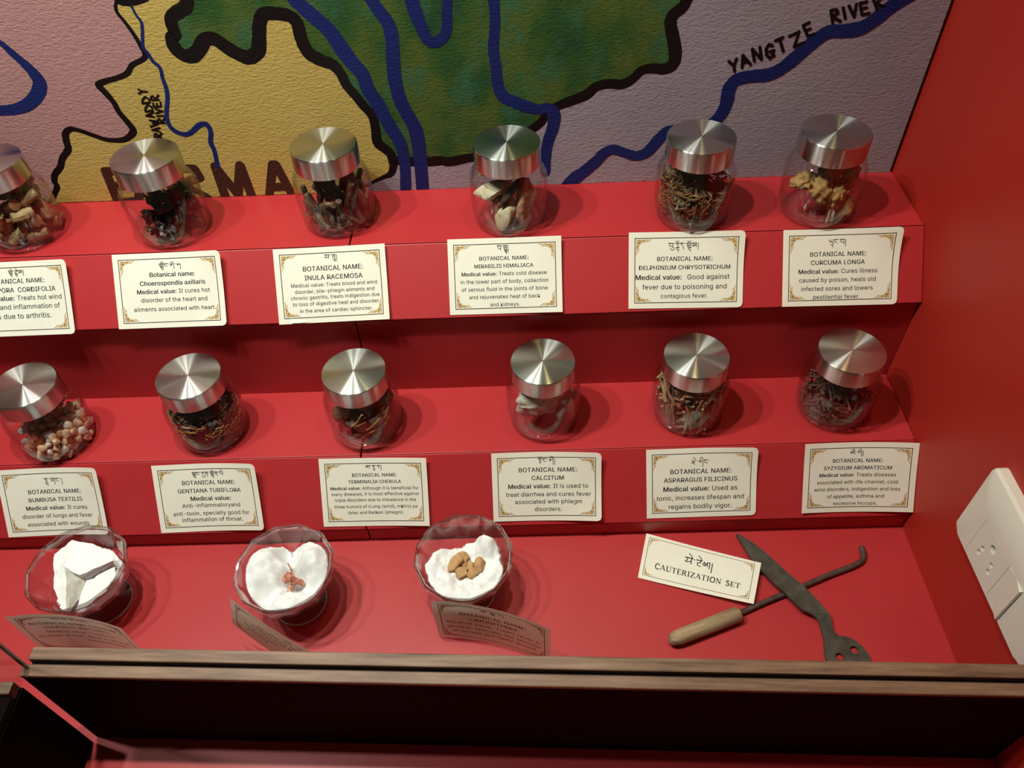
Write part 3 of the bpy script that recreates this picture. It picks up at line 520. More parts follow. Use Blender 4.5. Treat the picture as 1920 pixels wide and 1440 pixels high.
CW, CH = 0.0965, 0.0640
def build_card(name, W_, H_, mapf, lines, tib, label, group, key, marg=None, cat='label card', scroll_k=1.0, rule=.00060, extra=None, tmesh=None, pen=.00050):
    """paper sheet with a ruled border, gilt corners and printed lettering, all following the same bend"""
    nu, nv = 26, 18
    r = empty(name, mapf(W_ / 2, 0, 0)); tag(r, label, cat, group); org = Vector(r.location)
    def sheet_pt(i, j):
        u, v = W_ * i / nu, H_ * j / nv
        if key in ('U1', 'U2', 'U5', 'U6', 'L1', 'L2', 'L4', 'L5') and i == nu and j in (0, nv): u -= .0011; v += .0010 if j == 0 else -.0010
        return Vector(mapf(u, v, 0)) - org
    g = [sheet_pt(i, j) for j in range(nv + 1) for i in range(nu + 1)]; F = []
    for j in range(nv):
        for i in range(nu):
            a = j * (nu + 1) + i; F.append((a, a + 1, a + nu + 2, a + nu + 1))
    mesh_obj('paper', g, F, M['thin_paper' if key[0] == 'F' else 'paper'], r, smooth=True)
    def put(nm, v2, f2, mat, off, mlabel=None):
        ob = mesh_obj(nm, [Vector(mapf(a, b, off)) - org for a, b in v2], f2, mat, r)
        if mlabel: ob['label'] = mlabel
        return ob
    ml, mr, mt, mb = marg or (.0052, .0052, .0050, .0048)
    c = [(ml, mb), (W_ - mr, mb), (W_ - mr, H_ - mt), (ml, H_ - mt)]; pts = []
    for a, b in zip(c, c[1:] + c[:1]):
        pts += [(a[0] + (b[0] - a[0]) * q / 24, a[1] + (b[1] - a[1]) * q / 24) for q in range(24)]
    v, f = ribbon(pts, rule, closed=True); put('border_rule', v, f, M['frame_ink'], .00012, 'thin dark ruled border')
    for sx, sy, ox, oy in ((1, 1, ml, mb), (-1, 1, W_ - mr, mb), (-1, -1, W_ - mr, H_ - mt), (1, -1, ml, H_ - mt)):
        v, f = scroll(sx, sy, ox + sx * .0009, oy + sy * .0009, scroll_k); put('corner_scroll', v, f, M['gold'], .00010, 'gilt corner scrollwork')
    V = []; Fc = []
    for t, nb, uc, vb, w in lines:
        rs = runs(t, nb); x = 0; parts = []
        for s, off in rs:
            vs, fs = tmesh[(s, off)]; lo = min(p[0] for p in vs); hi = max(p[0] for p in vs)
            if parts: x += .30 if '  ' not in t else .6
            parts.append((vs, fs, x - lo)); x += hi - lo
        sc = w / x
        for vs, fs, dx in parts:
            b0 = len(V); V += [(uc + (p[0] + dx - x / 2) * sc, vb + p[1] * sc) for p in vs]; Fc += [tuple(i + b0 for i in q) for q in fs]
    if tib:
        v, f = tibetan(key, *tib, pen); b0 = len(V); V += v; Fc += [tuple(i + b0 for i in q) for q in f]
    if extra:
        v, f = extra; b0 = len(V); V += v; Fc += [tuple(i + b0 for i in q) for q in f]
    put('lettering', V, Fc, M['ink'], .00014, 'black printed lettering')
    if key == 'U3':   # small tear in the lower margin, its lip bent outwards
        q = [(.0105, .0045, .0004), (.0112, .0008, .0018), (.0190, .0006, .0010), (.0285, .0010, .0003)]
        mesh_obj('torn_flap', [Vector(mapf(*p)) - org for p in q], [(0, 1, 2), (0, 2, 3)], M['paper'], r)
    return r

FASC = [((.156, .2205), (.1143, .1712)), ((.0404, .078), (-.0005, .0212))]
LIFT = {  # right edge, top right, bottom right, left edge, top left (metres off the ledge)
 'U1': (.006, .001, .0, 0, 0), 'U2': (.0055, .002, .001, 0, 0), 'U3': (.003, 0, .002, .001, 0), 'U4': (.003, .002, .001, .0, .0),
 'U5': (.001, .006, 0, 0, .0005), 'U6': (.001, .009, 0, .001, .0), 'L1': (.008, .001, .001, 0, 0), 'L2': (.008, .002, .0, 0, 0),
 'L3': (.0035, .001, .001, .0, 0), 'L4': (.003, .004, .003, .001, .001), 'L5': (.001, .005, 0, 0, 0), 'L6': (.006, .001, .001, .002, .001)}
CARD_TXT = {'U1': 'Tinospora Cordifolia', 'U2': 'Choerospondia axillaris', 'U3': 'Inula Racemosa', 'U4': 'Mirabilis Himaliaca', 'U5': 'Delphinium Chrysotrichum', 'U6': 'Curcuma Longa',
            'L1': 'Bumbusa Textilis', 'L2': 'Gentiana Tubiflora', 'L3': 'Terminalia Chebula', 'L4': 'Calcitum', 'L5': 'Asparagus Filicinus', 'L6': 'Syzygium Aromaticum'}
def ledge_map(k, x0, s0, rot, L):
    (y1, z1), (y0, z0) = FASC[k]; e = Vector((0, y1 - y0, z1 - z0)).normalized(); n = Vector((0, -e.z, e.y))
    c, s = math.cos(rot), math.sin(rot); B = Vector((0, y0, z0))
    def f(u, v, o):
        a = max(0, (u / CW - .35) / .65); b = max(0, 1 - u / CW / .5); q = v / CH
        tr = max(0, (u / CW + q - 1.35) / .65); br = max(0, (u / CW + 1 - q - 1.3) / .7); tl = max(0, (1 - u / CW + q - 1.4) / .6)
        lift = .0006 + L[0] * a * a * (.6 + .4 * q) + L[1] * tr * tr + L[2] * br * br + L[3] * b * b + L[4] * tl * tl
        X, Sx = x0 + c * u - s * v, s0 + s * u + c * v
        return Vector((X, 0, 0)) + B + e * Sx + n * (lift + o)
    return f

FRONT_LINES = {
 'F1': [('BOTANICAL NAME: CALCIUM', 0, .0485, .0468, .0740), ('SULPHATE (NATURAL)', 0, .0480, .0400, .0560), ('Medical value: Treats hot', 0, .0485, .0322, .0590), ('disorder of liver, fever in general', 0, .0485, .0247, .0790), ('fractured bone', 0, .0640, .0172, .0350)],
 'F2': [('BOTANICAL NAME:', 0, .0485, .0440, .0440), ('CORALLIUM RUBRUM', 0, .0485, .0365, .0560), ('Medical value:', 0, .0300, .0275, .0330), ('effecting', 0, .0260, .0205, .0200)],
 'F3': [('BOTANICAL NAME:', 0, .0485, .0435, .0550), ('LIMONITERRA', 0, .0485, .0360, .0400), ('Medical value: Treats fever in', 0, .0485, .0280, .0780), ('general, specially hot disorder', 0, .0485, .0205, .0790), ('of nerves and heals wound.', 0, .0485, .0130, .0720)],
}
need = []
for cd in CARDS:
    for t, nb, *_ in cd[5]: need += runs(t, nb)
for ls in FRONT_LINES.values():
    for t, nb, *_ in ls: need += runs(t, nb)
TM = text_meshes(need)
NEIGH = {'U': 'on the upper ledge', 'L': 'on the lower ledge'}
EXTRA = {'U1': ', half out of view at the left', 'U5': ' with a bent top right corner', 'U6': ' with a curled top right corner', 'L6': ' at the right wall', 'L2': ' with a curling right edge', 'U3': ' with a torn bottom edge'}
for key, k, x0, s0, rot, lines, tib in CARDS:
    if key == 'L6': x0 -= .0045
    if key in ('U1', 'L1', 'L2', 'U2'): x0 -= .0015
    ls = [(t, nb, a * 1e-4, b * 1e-4, w * 1e-4) for t, nb, a, b, w in lines]
    lab = 'cream card reading %s %s%s' % (CARD_TXT[key], NEIGH[key[0]], EXTRA.get(key, ''))
    build_card('label_card', CW, CH, ledge_map(k, x0, s0, rot, LIFT[key]), ls, tuple(v * 1e-4 for v in tib), lab, 'cards on the %s ledge' % ('upper' if k == 0 else 'lower'), key, tmesh=TM)

def stand_map(TL, psi, th, Wd, Hd, bow, bowv=0.0):
    e = Vector((math.cos(psi), math.sin(psi), 0)); z = Vector((0, 0, 1))
    X = e * math.cos(th) - z * math.sin(th); U = e * math.sin(th) + z * math.cos(th); n = X.cross(U)
    n = -n if n.y > 0 else n
    TLv = Vector(TL)
    def f(u, v, o):
        t = u / Wd * 2 - 1; q = v / Hd
        return TLv + X * u - U * (Hd - v) + n * (o - bow * (1 - t * t) + bowv * q * q)
    return f
tl = Vector((-.7537, -.0994, .0642)); psi = math.atan2(-.0116, .0977)
build_card('label_card', .0980, CH, stand_map(tl, psi, 0, .098, CH, .006), FRONT_LINES['F1'], (.0485, .0590, .032, .0052), 'cream card reading Calcium Sulphate standing upright before the leftmost bowl', 'cards standing before the bowls', 'F1', tmesh=TM)
build_card('label_card', CW, CH, stand_map((-.5643, -.1026, .0925), math.radians(-26), math.radians(19), CW, CH, -.003), FRONT_LINES['F2'], (.0600, .0560, .022, .0060), 'cream card reading Corallium Rubrum tilted on its corner before the middle bowl', 'cards standing before the bowls', 'F2', tmesh=TM)
psi3 = math.atan2(-.1196 + .0942, -.3248 + .4171)
build_card('label_card', .0962, CH, stand_map((-.4171, -.0942, .0642), psi3, 0, .0962, CH, .0055), FRONT_LINES['F3'], (.0485, .0580, .020, .0060), 'cream card reading Limoniterra standing upright before the rightmost bowl', 'cards standing before the bowls', 'F3', tmesh=TM)

# the flat card of the cautery tools, with drawn serif capitals
SERIF = {
 'C': (.82, [('t', [(.72, .84), (.50, 1.0), (.22, .90), (.08, .5), (.22, .10), (.5, 0), (.76, .14)]), ('n', [(.72, .70), (.74, .98)])]),
 'A': (.9, [('n', [(.08, .02), (.42, 1.0)]), ('t', [(.42, 1.0), (.80, .02)]), ('n', [(.2, .35), (.66, .35)]), ('n', [(-.02, .02), (.2, .02)]), ('n', [(.66, .02), (.92, .02)])]),
 'U': (.9, [('t', [(.18, 1), (.18, .28), (.32, .06), (.5, .0)]), ('n', [(.5, 0), (.7, .08), (.76, .3), (.76, 1)]), ('n', [(.02, .98), (.34, .98)]), ('n', [(.62, .98), (.9, .98)])]),
 'T': (.8, [('t', [(.4, 1), (.4, .02)]), ('n', [(.02, .97), (.78, .97)]), ('n', [(.02, .97), (.02, .74)]), ('n', [(.78, .97), (.78, .74)]), ('n', [(.24, .02), (.56, .02)])]),
 'E': (.74, [('t', [(.18, 1), (.18, 0)]), ('n', [(.03, .98), (.66, .98), (.66, .76)]), ('n', [(.03, .02), (.68, .02), (.70, .26)]), ('n', [(.18, .52), (.52, .52)]), ('n', [(.52, .42), (.52, .62)])]),
 'R': (.86, [('t', [(.18, 1), (.18, 0)]), ('n', [(.03, .98), (.45, .98)]), ('t', [(.45, .97), (.62, .86), (.62, .64), (.45, .52)]), ('n', [(.45, .52), (.18, .52)]), ('t', [(.42, .5), (.74, .04)]), ('n', [(.7, .02), (.86, .02)]), ('n', [(.03, .02), (.33, .02)])]),
 'I': (.4, [('t', [(.2, 1), (.2, 0)]), ('n', [(.04, .98), (.36, .98)]), ('n', [(.04, .02), (.36, .02)])]),
 'Z': (.78, [('t', [(.66, .97), (.08, .03)]), ('n', [(.08, .76), (.1, .97), (.68, .97)]), ('n', [(.06, .03), (.7, .03), (.72, .26)])]),
 'O': (.92, [('t', [(.46, 1.0), (.2, .90), (.08, .5), (.2, .10), (.46, 0)]), ('t', [(.46, 1.0), (.72, .90), (.84, .5), (.72, .10), (.46, 0)])]),
 'N': (.94, [('n', [(.16, 0), (.16, 1)]), ('t', [(.14, .98), (.76, .02)]), ('n', [(.76, 0), (.76, 1)]), ('n', [(.02, .02), (.3, .02)]), ('n', [(.62, .98), (.9, .98)]), ('n', [(.0, .98), (.16, .98)])]),
 'S': (.66, [('n', [(.54, .98), (.54, .74)]), ('t', [(.54, .84), (.36, .99), (.14, .88), (.14, .68), (.34, .54), (.54, .40), (.56, .16), (.36, .01), (.12, .12)]), ('n', [(.1, .28), (.1, .02)])]),
 ' ': (.5, []),
}
def serif_text(s, uc, vb, w):
    x = 0; P = []
    for ch in s:
        wd, st = SERIF[ch]
        for k_, p in st: P.append((k_, [(a + x, b) for a, b in p]))
        x += wd + .10
    sc = w / x; vs = []; fs = []
    for k_, p in P:
        q = [(uc - w / 2 + a * sc, vb + b * sc * 1.05) for a, b in (smooth_line(p, 3) if len(p) > 3 else p)]
        v, f = ribbon(q, sc * (.17 if k_ == 't' else .075), cap=False); b0 = len(vs); vs += v; fs += [tuple(i + b0 for i in t) for t in f]
    return vs, fs
ca, cb, cc, cd_ = [Vector(v) for v in ((-.2321, .0006, .0010), (-.1370, -.0361, .0075), (-.1521, -.0750, .0085), (-.2450, -.0440, .0010))]
TW, TH = (cb - ca).length, (ca - cd_).length
def flat_map(u, v, o):
    a, b = u / TW, v / TH
    bot, top = cd_.lerp(cc, a), ca.lerp(cb, a); p = bot.lerp(top, b)
    return p + Vector((0, 0, o - .004 * a * (1 - a)))
build_card('label_card', TW, TH, flat_map, [], (TW * .50, TH * .80, .026, .0145), 'cream card reading Cauterization Set lying on the floor by the iron tools', None, 'CT', marg=(.0036, .0050, .0032, .0040), scroll_k=.62, rule=.0004, extra=serif_text('CAUTERIZATION SET', TW * .5, TH * .28, .076), tmesh=TM, pen=.00085)

# ------------------------------------------------------------------ jars
LID_H = 0.0745
OUT = [(.0004, .0012), (.0240, .0012), (.0252, .0), (.0268, .0003), (.0290, .0026), (.0308, .0075), (.0322, .0160), (.0328, .0270), (.0328, .0380),
       (.0322, .0448), (.0305, .0492), (.0280, .0522), (.0260, .0540), (.0256, .0556), (.0266, .0566), (.0266, .0580), (.0254, .0590), (.0254, .0725)]
INN = [(.0240, .0725), (.0240, .0590), (.0244, .0545), (.0270, .0508), (.0296, .0475), (.0309, .0435), (.0312, .0380), (.0312, .0270), (.0306, .0165), (.0292, .0090), (.0268, .0052), (.0230, .0040), (.0004, .0040)]
def make_jar():
    r = empty('herb_jar')
    b = MB().lathe(OUT + INN, 64).build('glass_body', M['jar_glass'], r, smooth=True); sharp(b, 50)
    lid = [(.0004, LID_H), (.0262, LID_H), (.0270, LID_H - .0002), (.02745, LID_H - .0008), (.0276, LID_H - .0018), (.0276, .0580), (.0274, .0570), (.0270, .0566), (.0262, .0568), (.0262, LID_H - .0012), (.0004, LID_H - .0012)]
    l = MB().lathe(lid, 72).build('lid', M['steel'], r, smooth=True); sharp(l, 30)
    ln = MB().lathe([(.0004, .0731), (.0238, .0731), (.0238, .0600), (.0232, .0600), (.0232, .0722), (.0004, .0722)], 48).build('lid_liner', M['liner'], l); sharp(ln, 30)
    return r
def copy_tree(o, parent=None):
    c = o.copy(); COL.objects.link(c)
    if parent: c.parent = parent
    for ch in list(o.children): copy_tree(ch, c)
    return c
JARS = [  # key, x, y, shelf height, turn, label
 ('tinospora', -.7755, .1880, .2205, .3, 'glass jar of tan cut stems, cut off by the left edge, on the upper step'),
 ('lapsi', -.6430, .1866, .2205, 1.1, 'glass jar of black dried skins on the upper step, left of the seam'),
 ('inula', -.4973, .1935, .2205, 2.0, 'glass jar of dark twiggy roots on the upper step at the seam'),
 ('mirabilis', -.3473, .1856, .2205, .8, 'glass jar of cream root chunks on the upper step before the green map area'),
 ('delphinium', -.1914, .1830, .2205, 2.6, 'glass jar of brown fibrous herb on the upper step'),
 ('curcuma', -.0850, .1830, .2205, 1.7, 'glass jar of wrinkled ochre root slices with a white paper slip'),
 ('bamboo', -.7660, .0685, .0780, .5, 'glass jar of pale amber resin lumps on the lower step at the left edge'),
 ('gentiana', -.6250, .0735, .0780, 1.3, 'glass jar of dark flowers and orange rootlets on the lower step'),
 ('chebula', -.4832, .0730, .0780, 2.2, 'glass jar of dark brown dried fruit on the lower step at the seam'),
 ('calcite', -.3230, .0777, .0780, .2, 'nearly empty glass jar with one grey cream stone on the lower step'),
 ('asparagus', -.1936, .0790, .0780, 1.9, 'glass jar packed with thin tan roots on the lower step'),
 ('clove', -.0640, .0790, .0780, 2.9, 'glass jar full of dark cloves on the lower step by the right wall'),
]
proto = make_jar(); JP = {}
for i, (k, x, y, z, rz, lab) in enumerate(JARS):
    j = proto if i == 0 else copy_tree(proto)
    j.location = (x, y, z); j.rotation_euler = (0, 0, rz); tag(j, lab, 'jar', 'glass herb jars on the steps'); JP[k] = (x, y, z)

# ------------------------------------------------------------------ shapes for the contents
def nz(v, s, seed): return mn.noise(Vector(v) * s + Vector((seed * 3.1, seed * 7.7, seed * 1.3)))
def chunk(rng, sx, sy, sz, rough=.25, cuts=3, sub=3, freq=2.2):
    """lump with broken faces, unit directions scaled to half-sizes"""
    bm = bmesh.new(); bmesh.ops.create_icosphere(bm, subdivisions=sub, radius=1.0); sd = rng.uniform(0, 90)
    planes = [(Vector((rng.gauss(0, 1), rng.gauss(0, 1), rng.gauss(0, 1))).normalized(), rng.uniform(.5, .85)) for _ in range(cuts)]
    for v in bm.verts:
        p = v.co.copy(); p *= 1 + rough * nz(p, freq, sd) + rough * .4 * nz(p, freq * 3, sd + 9)
        for n, d in planes:
            q = p.dot(n)
            if q > d: p -= n * (q - d) * .92
        v.co = Vector((p.x * sx, p.y * sy, p.z * sz))
    vs = [v.co.copy() for v in bm.verts]; fs = [tuple(v.index for v in f.verts) for f in bm.faces]; bm.free()
    return MB().add(vs, fs)
def stick(rng, L, r, bend=.15, n=9, seg=10, wob=.18, taper=0):
    pts = []; rad = []; a, b, c = rng.uniform(-bend, bend), rng.uniform(-bend, bend), rng.uniform(0, 6)
    for i in range(seg + 1):
        t = i / seg * 2 - 1
        pts.append((L * a * (1 - t * t), L * b * math.sin(t * 2.2 + c) * .6, t * L)); rad.append(r * (1 + rng.uniform(-wob, wob)) * (1 - taper * (t + 1) / 2))
    m = MB().tube(pts, rad, n)
    for i in range(len(m.v)):
        v = Vector(m.v[i]); q = 1 + .22 * mn.noise(Vector((v.x / r * .8, v.y / r * .8, v.z / r * .18 + c)))
        k = i // n; cpt = Vector(pts[k]); m.v[i] = tuple(cpt + (v - cpt) * q)
    return m
def sheet(rng, w, l, roll, wav=.0012, th=.0005):
    """thin curled skin or leaf with thickness"""
    nu, nv = 12, 9; sd = rng.uniform(0, 80); g = []
    for s in (0, 1):
        for j in range(nv + 1):
            for i in range(nu + 1):
                a = (i / nu - .5) * roll; R = w / max(roll, .01); R *= 1 - .25 * (i / nu) - s * th / R
                t = (j / nv - .5) * l; e = 1 - .35 * abs(j / nv - .5) ** 2 * 4 * rng.uniform(.6, 1.0) * (0 if s else 0)
                p = Vector((R * math.sin(a) * e, t, R * (1 - math.cos(a))))
                p += Vector((nz((a, t * 160, 1), 1.6, sd), nz((a, t * 160, 5), 1.6, sd), nz((a, t * 160, 9), 1.6, sd))) * wav
                g.append(p)
    n1 = (nu + 1) * (nv + 1); F = []
    for j in range(nv):
        for i in range(nu):
            a = j * (nu + 1) + i; F += [(a, a + 1, a + nu + 2, a + nu + 1), (n1 + a, n1 + a + nu + 1, n1 + a + nu + 2, n1 + a + 1)]
    ring = [i for i in range(nu + 1)] + [j * (nu + 1) + nu for j in range(1, nv + 1)] + [nv * (nu + 1) + i for i in range(nu - 1, -1, -1)] + [j * (nu + 1) for j in range(nv - 1, 0, -1)]
    for a, b in zip(ring, ring[1:] + ring[:1]): F.append((b, a, n1 + a, n1 + b))
    return MB().add(g, F)

RIN = .0303
def pack(specs, seed, z0=.0046, bias=(0, 0), tilt=1.0, cand=26, zmax=.056, rin=RIN):
    """drop capsules (half length, radius) one by one to the lowest free place inside the jar; returns (pos, dir)"""
    rng = random.Random(seed); placed = np.zeros((0, 4)); out = []
    for (hl, rad) in specs:
        best = None
        for c in range(cand):
            d = Vector((rng.gauss(0, 1), rng.gauss(0, 1), rng.gauss(0, 1) * tilt)).normalized()
            a = rng.uniform(0, 2 * PI); R = (rin - rad) * math.sqrt(rng.random())
            x, y = R * math.cos(a) + bias[0], R * math.sin(a) + bias[1]
            ns = max(1, int(2 * hl / max(rad, 1e-4)) + 1) if hl > 0 else 1
            ts = np.linspace(-hl, hl, ns); pts = np.array([[x + d.x * t, y + d.y * t, d.z * t] for t in ts])
            if (np.hypot(pts[:, 0], pts[:, 1]) + rad).max() > rin: continue
            z = z0 + rad - pts[:, 2].min()
            for it in range(70):
                if len(placed) == 0: break
                q = pts + np.array([0, 0, z]); dd = np.sqrt(((q[:, None, :] - placed[None, :, :3]) ** 2).sum(2)) - placed[None, :, 3] - rad
                if dd.min() > -rad * .12: break
                z += .0009
            top = z + pts[:, 2].max() + rad
            if top > zmax: continue
            sc = z + (1e-3 * rng.random())
            if best is None or sc < best[0]: best = (sc, pts + np.array([0, 0, z]), Vector((x, y, z)), d)
        if best is None: out.append(None); continue
        placed = np.vstack([placed, np.hstack([best[1], np.full((len(best[1]), 1), rad)])]); out.append((best[2], best[3]))
    return out
def orient(d, roll):
    return (Vector(d).to_track_quat('Z', 'Y').to_matrix() @ Matrix.Rotation(roll, 3, 'Z')).to_euler()
def pieces(jar, specs, seed, builders, name, label, cat, group, **kw):
    """one object per piece: builders are (mesh function, material) tried in turn; later ones are copies"""
    rng = random.Random(seed + 500); jx, jy, jz = JP[jar]; protos = {}
    for i, pl in enumerate(pack([s[:2] for s in specs], seed, **kw)):
        if pl is None: continue
        b = specs[i][2]
        key = b if len(protos.get(b, [])) < 5 else None
        if key is not None:
            fn, mat, sm_ = builders[b]; ob = fn(rng).build(name, M[mat], None, smooth=sm_)
            if sm_: sharp(ob, 40)
            protos.setdefault(b, []).append(ob)
        else:
            ob = rng.choice(protos[b]).copy(); COL.objects.link(ob)
        ob.location = (jx + pl[0].x, jy + pl[0].y, jz + pl[0].z); ob.rotation_euler = orient(pl[1], rng.uniform(0, 6.28))
        tag(ob, label if isinstance(label, str) else label[b], cat, group if isinstance(group, str) else group[b])

def add_piece(jar, mb, name, mat, pos, d, roll, label, cat, group=None, smooth=True):
    jx, jy, jz = JP[jar]; ob = mb.build(name, M[mat], None, smooth=smooth)
    if smooth: sharp(ob, 40)
    ob.location = (jx + pos[0], jy + pos[1], jz + pos[2]); ob.rotation_euler = orient(d, roll)
    return tag(ob, label, cat, group)

# tinospora: chunky cut stems
R0 = random.Random(3)
sp = [(R0.uniform(.004, .0075), R0.uniform(.0036, .0050), 0 if i % 4 else 1) for i in range(40)]
pieces('tinospora', sp, 11, [(lambda r: stick(r, .0085, .0046, .08, 10, 8, .12), 'tan_bark', True), (lambda r: stick(r, .0085, .0048, .08, 10, 8, .14), 'red_bark', True)], 'stem_piece',
       ['tan cut stem piece in the jar at the left edge, upper step', 'reddish cut stem piece in the jar at the left edge, upper step'], 'dried stem', ['tan stem pieces in the leftmost upper jar', 'reddish stem pieces in the leftmost upper jar'], zmax=.058)
# lapsi: black curled skins heaped to the right
def skins(jar, n, seed):
    rng = random.Random(seed); jx, jy, jz = JP[jar]; rin = .0298
    for i in range(n):
        s = sheet(rng, rng.uniform(.011, .017), rng.uniform(.010, .016), rng.uniform(1.8, 4.2), .0034, .0008)
        a = rng.uniform(0, 2 * PI); R = .023 * math.sqrt(rng.uniform(.05, 1)); cx, cy = R * math.cos(a) + .004, R * math.sin(a)
        cz = rng.uniform(.008, .034 + .30 * cx); E = orient((rng.gauss(0, 1), rng.gauss(0, 1), rng.gauss(0, 1)), rng.uniform(0, 6)).to_matrix()
        vs = []
        for v in s.v:
            w = E @ (Vector(v) - Vector((0, 0, .004))) + Vector((cx, cy, cz)); h = math.hypot(w.x, w.y); lim = rin - rng.uniform(0, .0003)
            if w.z < .009: lim -= (.009 - w.z) * .7
            if h > lim: w.x *= lim / h; w.y *= lim / h
            w.z = min(max(w.z, .0044), .050); vs.append(w - Vector((cx, cy, cz)))
        o = MB().add(vs, s.f).build('dried_skin', M['black_skin'], None, True, loc=(jx + cx, jy + cy, jz + cz))
        tag(o, 'black curled fruit skin in the jar left of the seam, upper step', 'dried skin', 'black skins in one jar')
skins('lapsi', 44, 21)
add_piece('lapsi', sheet(random.Random(4), .008, .0045, 6.0, .0004, .0006), 'fibre_curl', 'resin_white', (.002, -.0288, .0165), (1, -.2, .3), .6, 'small whitish curl among the black skins in the jar', 'dried skin')
# inula: dark twigs plus two pale slices
sp = [(R0.uniform(.011, .017), R0.uniform(.0020, .0032), 0) for i in range(34)] + [(.004, .0022, 1) for i in range(5)]
pieces('inula', sp, 31, [(lambda r: stick(r, .015, .0026, .16, 8, 10, .25), 'dark_bark', True), (lambda r: sheet(r, .008, .006, 3.5, .0008, .0009), 'tan_slice', True)], 'root_twig',
       ['dark twisted root twig in the jar at the seam, upper step', 'tan root slice among the dark twigs in the jar at the seam'], 'dried root', ['dark twigs in one jar', 'tan slices among dark twigs'], tilt=2.4, zmax=.057)
# mirabilis: big cream wedges
def wedge(rng, a=.0085, l=.0145):
    m = chunk(rng, a, a * .62, l, .22, 5, 3, 1.7); return m
for i, (pos, d, roll, kind, l, a) in enumerate([
    ((-.004, -.0170, .0190), (.35, .1, 1), .4, 'cream_root', .0160, .0080), ((.013, -.0120, .0260), (.12, .15, 1), 1.9, 'brown_root', .0195, .0105), ((-.014, -.012, .0385), (1, -.1, .35), .3, 'cream_root', .0135, .0080),
    ((-.004, .010, .0300), (.4, .6, 1), 1.2, 'cream_root', .0150, .0085), ((.003, -.0180, .0405), (.8, .3, 1), .2, 'dark_chip', .0150, .0045), ((-.015, .006, .0470), (1, .4, .2), 2.2, 'cream_root', .0100, .0070),
    ((.014, .012, .0190), (.2, -.3, 1), .9, 'brown_root', .0130, .0090), ((-.006, -.0160, .0290), (1, .2, -.2), 1.4, 'tan_slice', .0090, .0050), ((.012, .004, .0480), (1, -.3, .3), 1.4, 'cream_root', .0110, .0060)]):
    rg = random.Random(40 + i); nm = {'cream_root': 'cream root chunk', 'brown_root': 'brown-skinned root chunk', 'dark_chip': 'dark root chip', 'tan_slice': 'small tan root slice'}[kind]
    a *= 1.12; l *= 1.12
    add_piece('mirabilis', wedge(rg, a, l), 'root_chunk', kind, pos, d, roll, nm + ' in the jar before the green map area', 'dried root', nm + 's in one jar', True)
# herbs as tangled masses (uncountable)
def tangle(jar, name, label, cat, mats, nfib, rmin, rmax, lmin, lmax, z0, z1, seed, nleaf=0, curly=1.0, bias=(0, 0), leafw=.006, rin=.0298):
    rng = random.Random(seed); m = MB(); jx, jy, jz = JP[jar]
    def ok(p): return math.hypot(p.x, p.y) < rin and z0 < p.z < z1 + .006
    for i in range(nfib):
        a = rng.uniform(0, 2 * PI); R = rin * math.sqrt(rng.uniform(.12, 1)); zt = z1 + .004 * math.cos(a + seed) + .003 * math.sin(3 * a)
        p = Vector((.88 * R * math.cos(a) + bias[0], .88 * R * math.sin(a) + bias[1], rng.uniform(z0 + .001, zt)))
        d = Vector((rng.gauss(0, 1), rng.gauss(0, 1), rng.gauss(0, .8))).normalized(); L = rng.uniform(lmin, lmax); k = 9; pts = []
        for q in range(k):
            pts.append(p.copy()); d = (d + Vector((rng.gauss(0, 1), rng.gauss(0, 1), rng.gauss(0, 1))) * .28 * curly).normalized(); p = p + d * L / k
            p.z = min(max(p.z, z0), zt); h = math.hypot(p.x, p.y); lim = rin - .0012 - max(0, .013 - p.z) * .5
            if h > lim: p.x *= lim / h; p.y *= lim / h
        r = rng.uniform(rmin, rmax); m.tube(pts, [r * rng.uniform(.7, 1.2) for _ in pts], 5, rng.randrange(len(mats)) if rng.random() < .5 else 0)
    for i in range(nleaf):
        s = sheet(rng, leafw * rng.uniform(.6, 1.3), leafw * rng.uniform(.6, 1.4), rng.uniform(1.2, 3.5), .0016, .0004)
        a = rng.uniform(0, 2 * PI); R = (rin - .0035) * math.sqrt(rng.uniform(.1, 1))
        E = orient((rng.gauss(0, 1), rng.gauss(0, 1), rng.gauss(0, 1)), rng.uniform(0, 6)).to_matrix(); c = Vector((R * math.cos(a) + bias[0], R * math.sin(a) + bias[1], rng.uniform(z0 + .003, z1)))
        vs = []
        for v in s.v:
            w = E @ Vector(v) + c; w.z = min(max(w.z, z0), z1 + .003); h = math.hypot(w.x, w.y); lim = rin - .0006 - max(0, .013 - w.z) * .5
            if h > lim: w.x *= lim / h; w.y *= lim / h
            vs.append(w)
        m.add(vs, s.f, rng.randrange(len(mats)))
    o = m.build(name, [M[k] for k in mats], None, True, loc=(jx, jy, jz)); tag(o, label, cat, kind='stuff'); return o
tangle('delphinium', 'dried_herb', 'tangled brown fibrous herb filling half the jar above the Delphinium card', 'dried herb', ['herb', 'herb_olive', 'herb'], 420, .0003, .0009, .012, .034, .0062, .038, 5, 150, 1.0)
for i, (p, d) in enumerate([((-.0215, -.0195, .020), (-.35, .2, 1)), ((-.004, -.0285, .016), (.1, 0, 1)), ((.021, -.0180, .024), (.3, .2, 1)), ((.0245, -.012, .030), (.35, .1, 1))]):
    add_piece('delphinium', stick(random.Random(60 + i), .0125, .0009 if i else .0005, .1, 7, 8, .2), 'herb_stalk', 'herb_olive' if i else 'straw', p, d, 0, 'pale thin stalk against the glass of the brown herb jar', 'dried stalk', 'stalks in the brown herb jar')
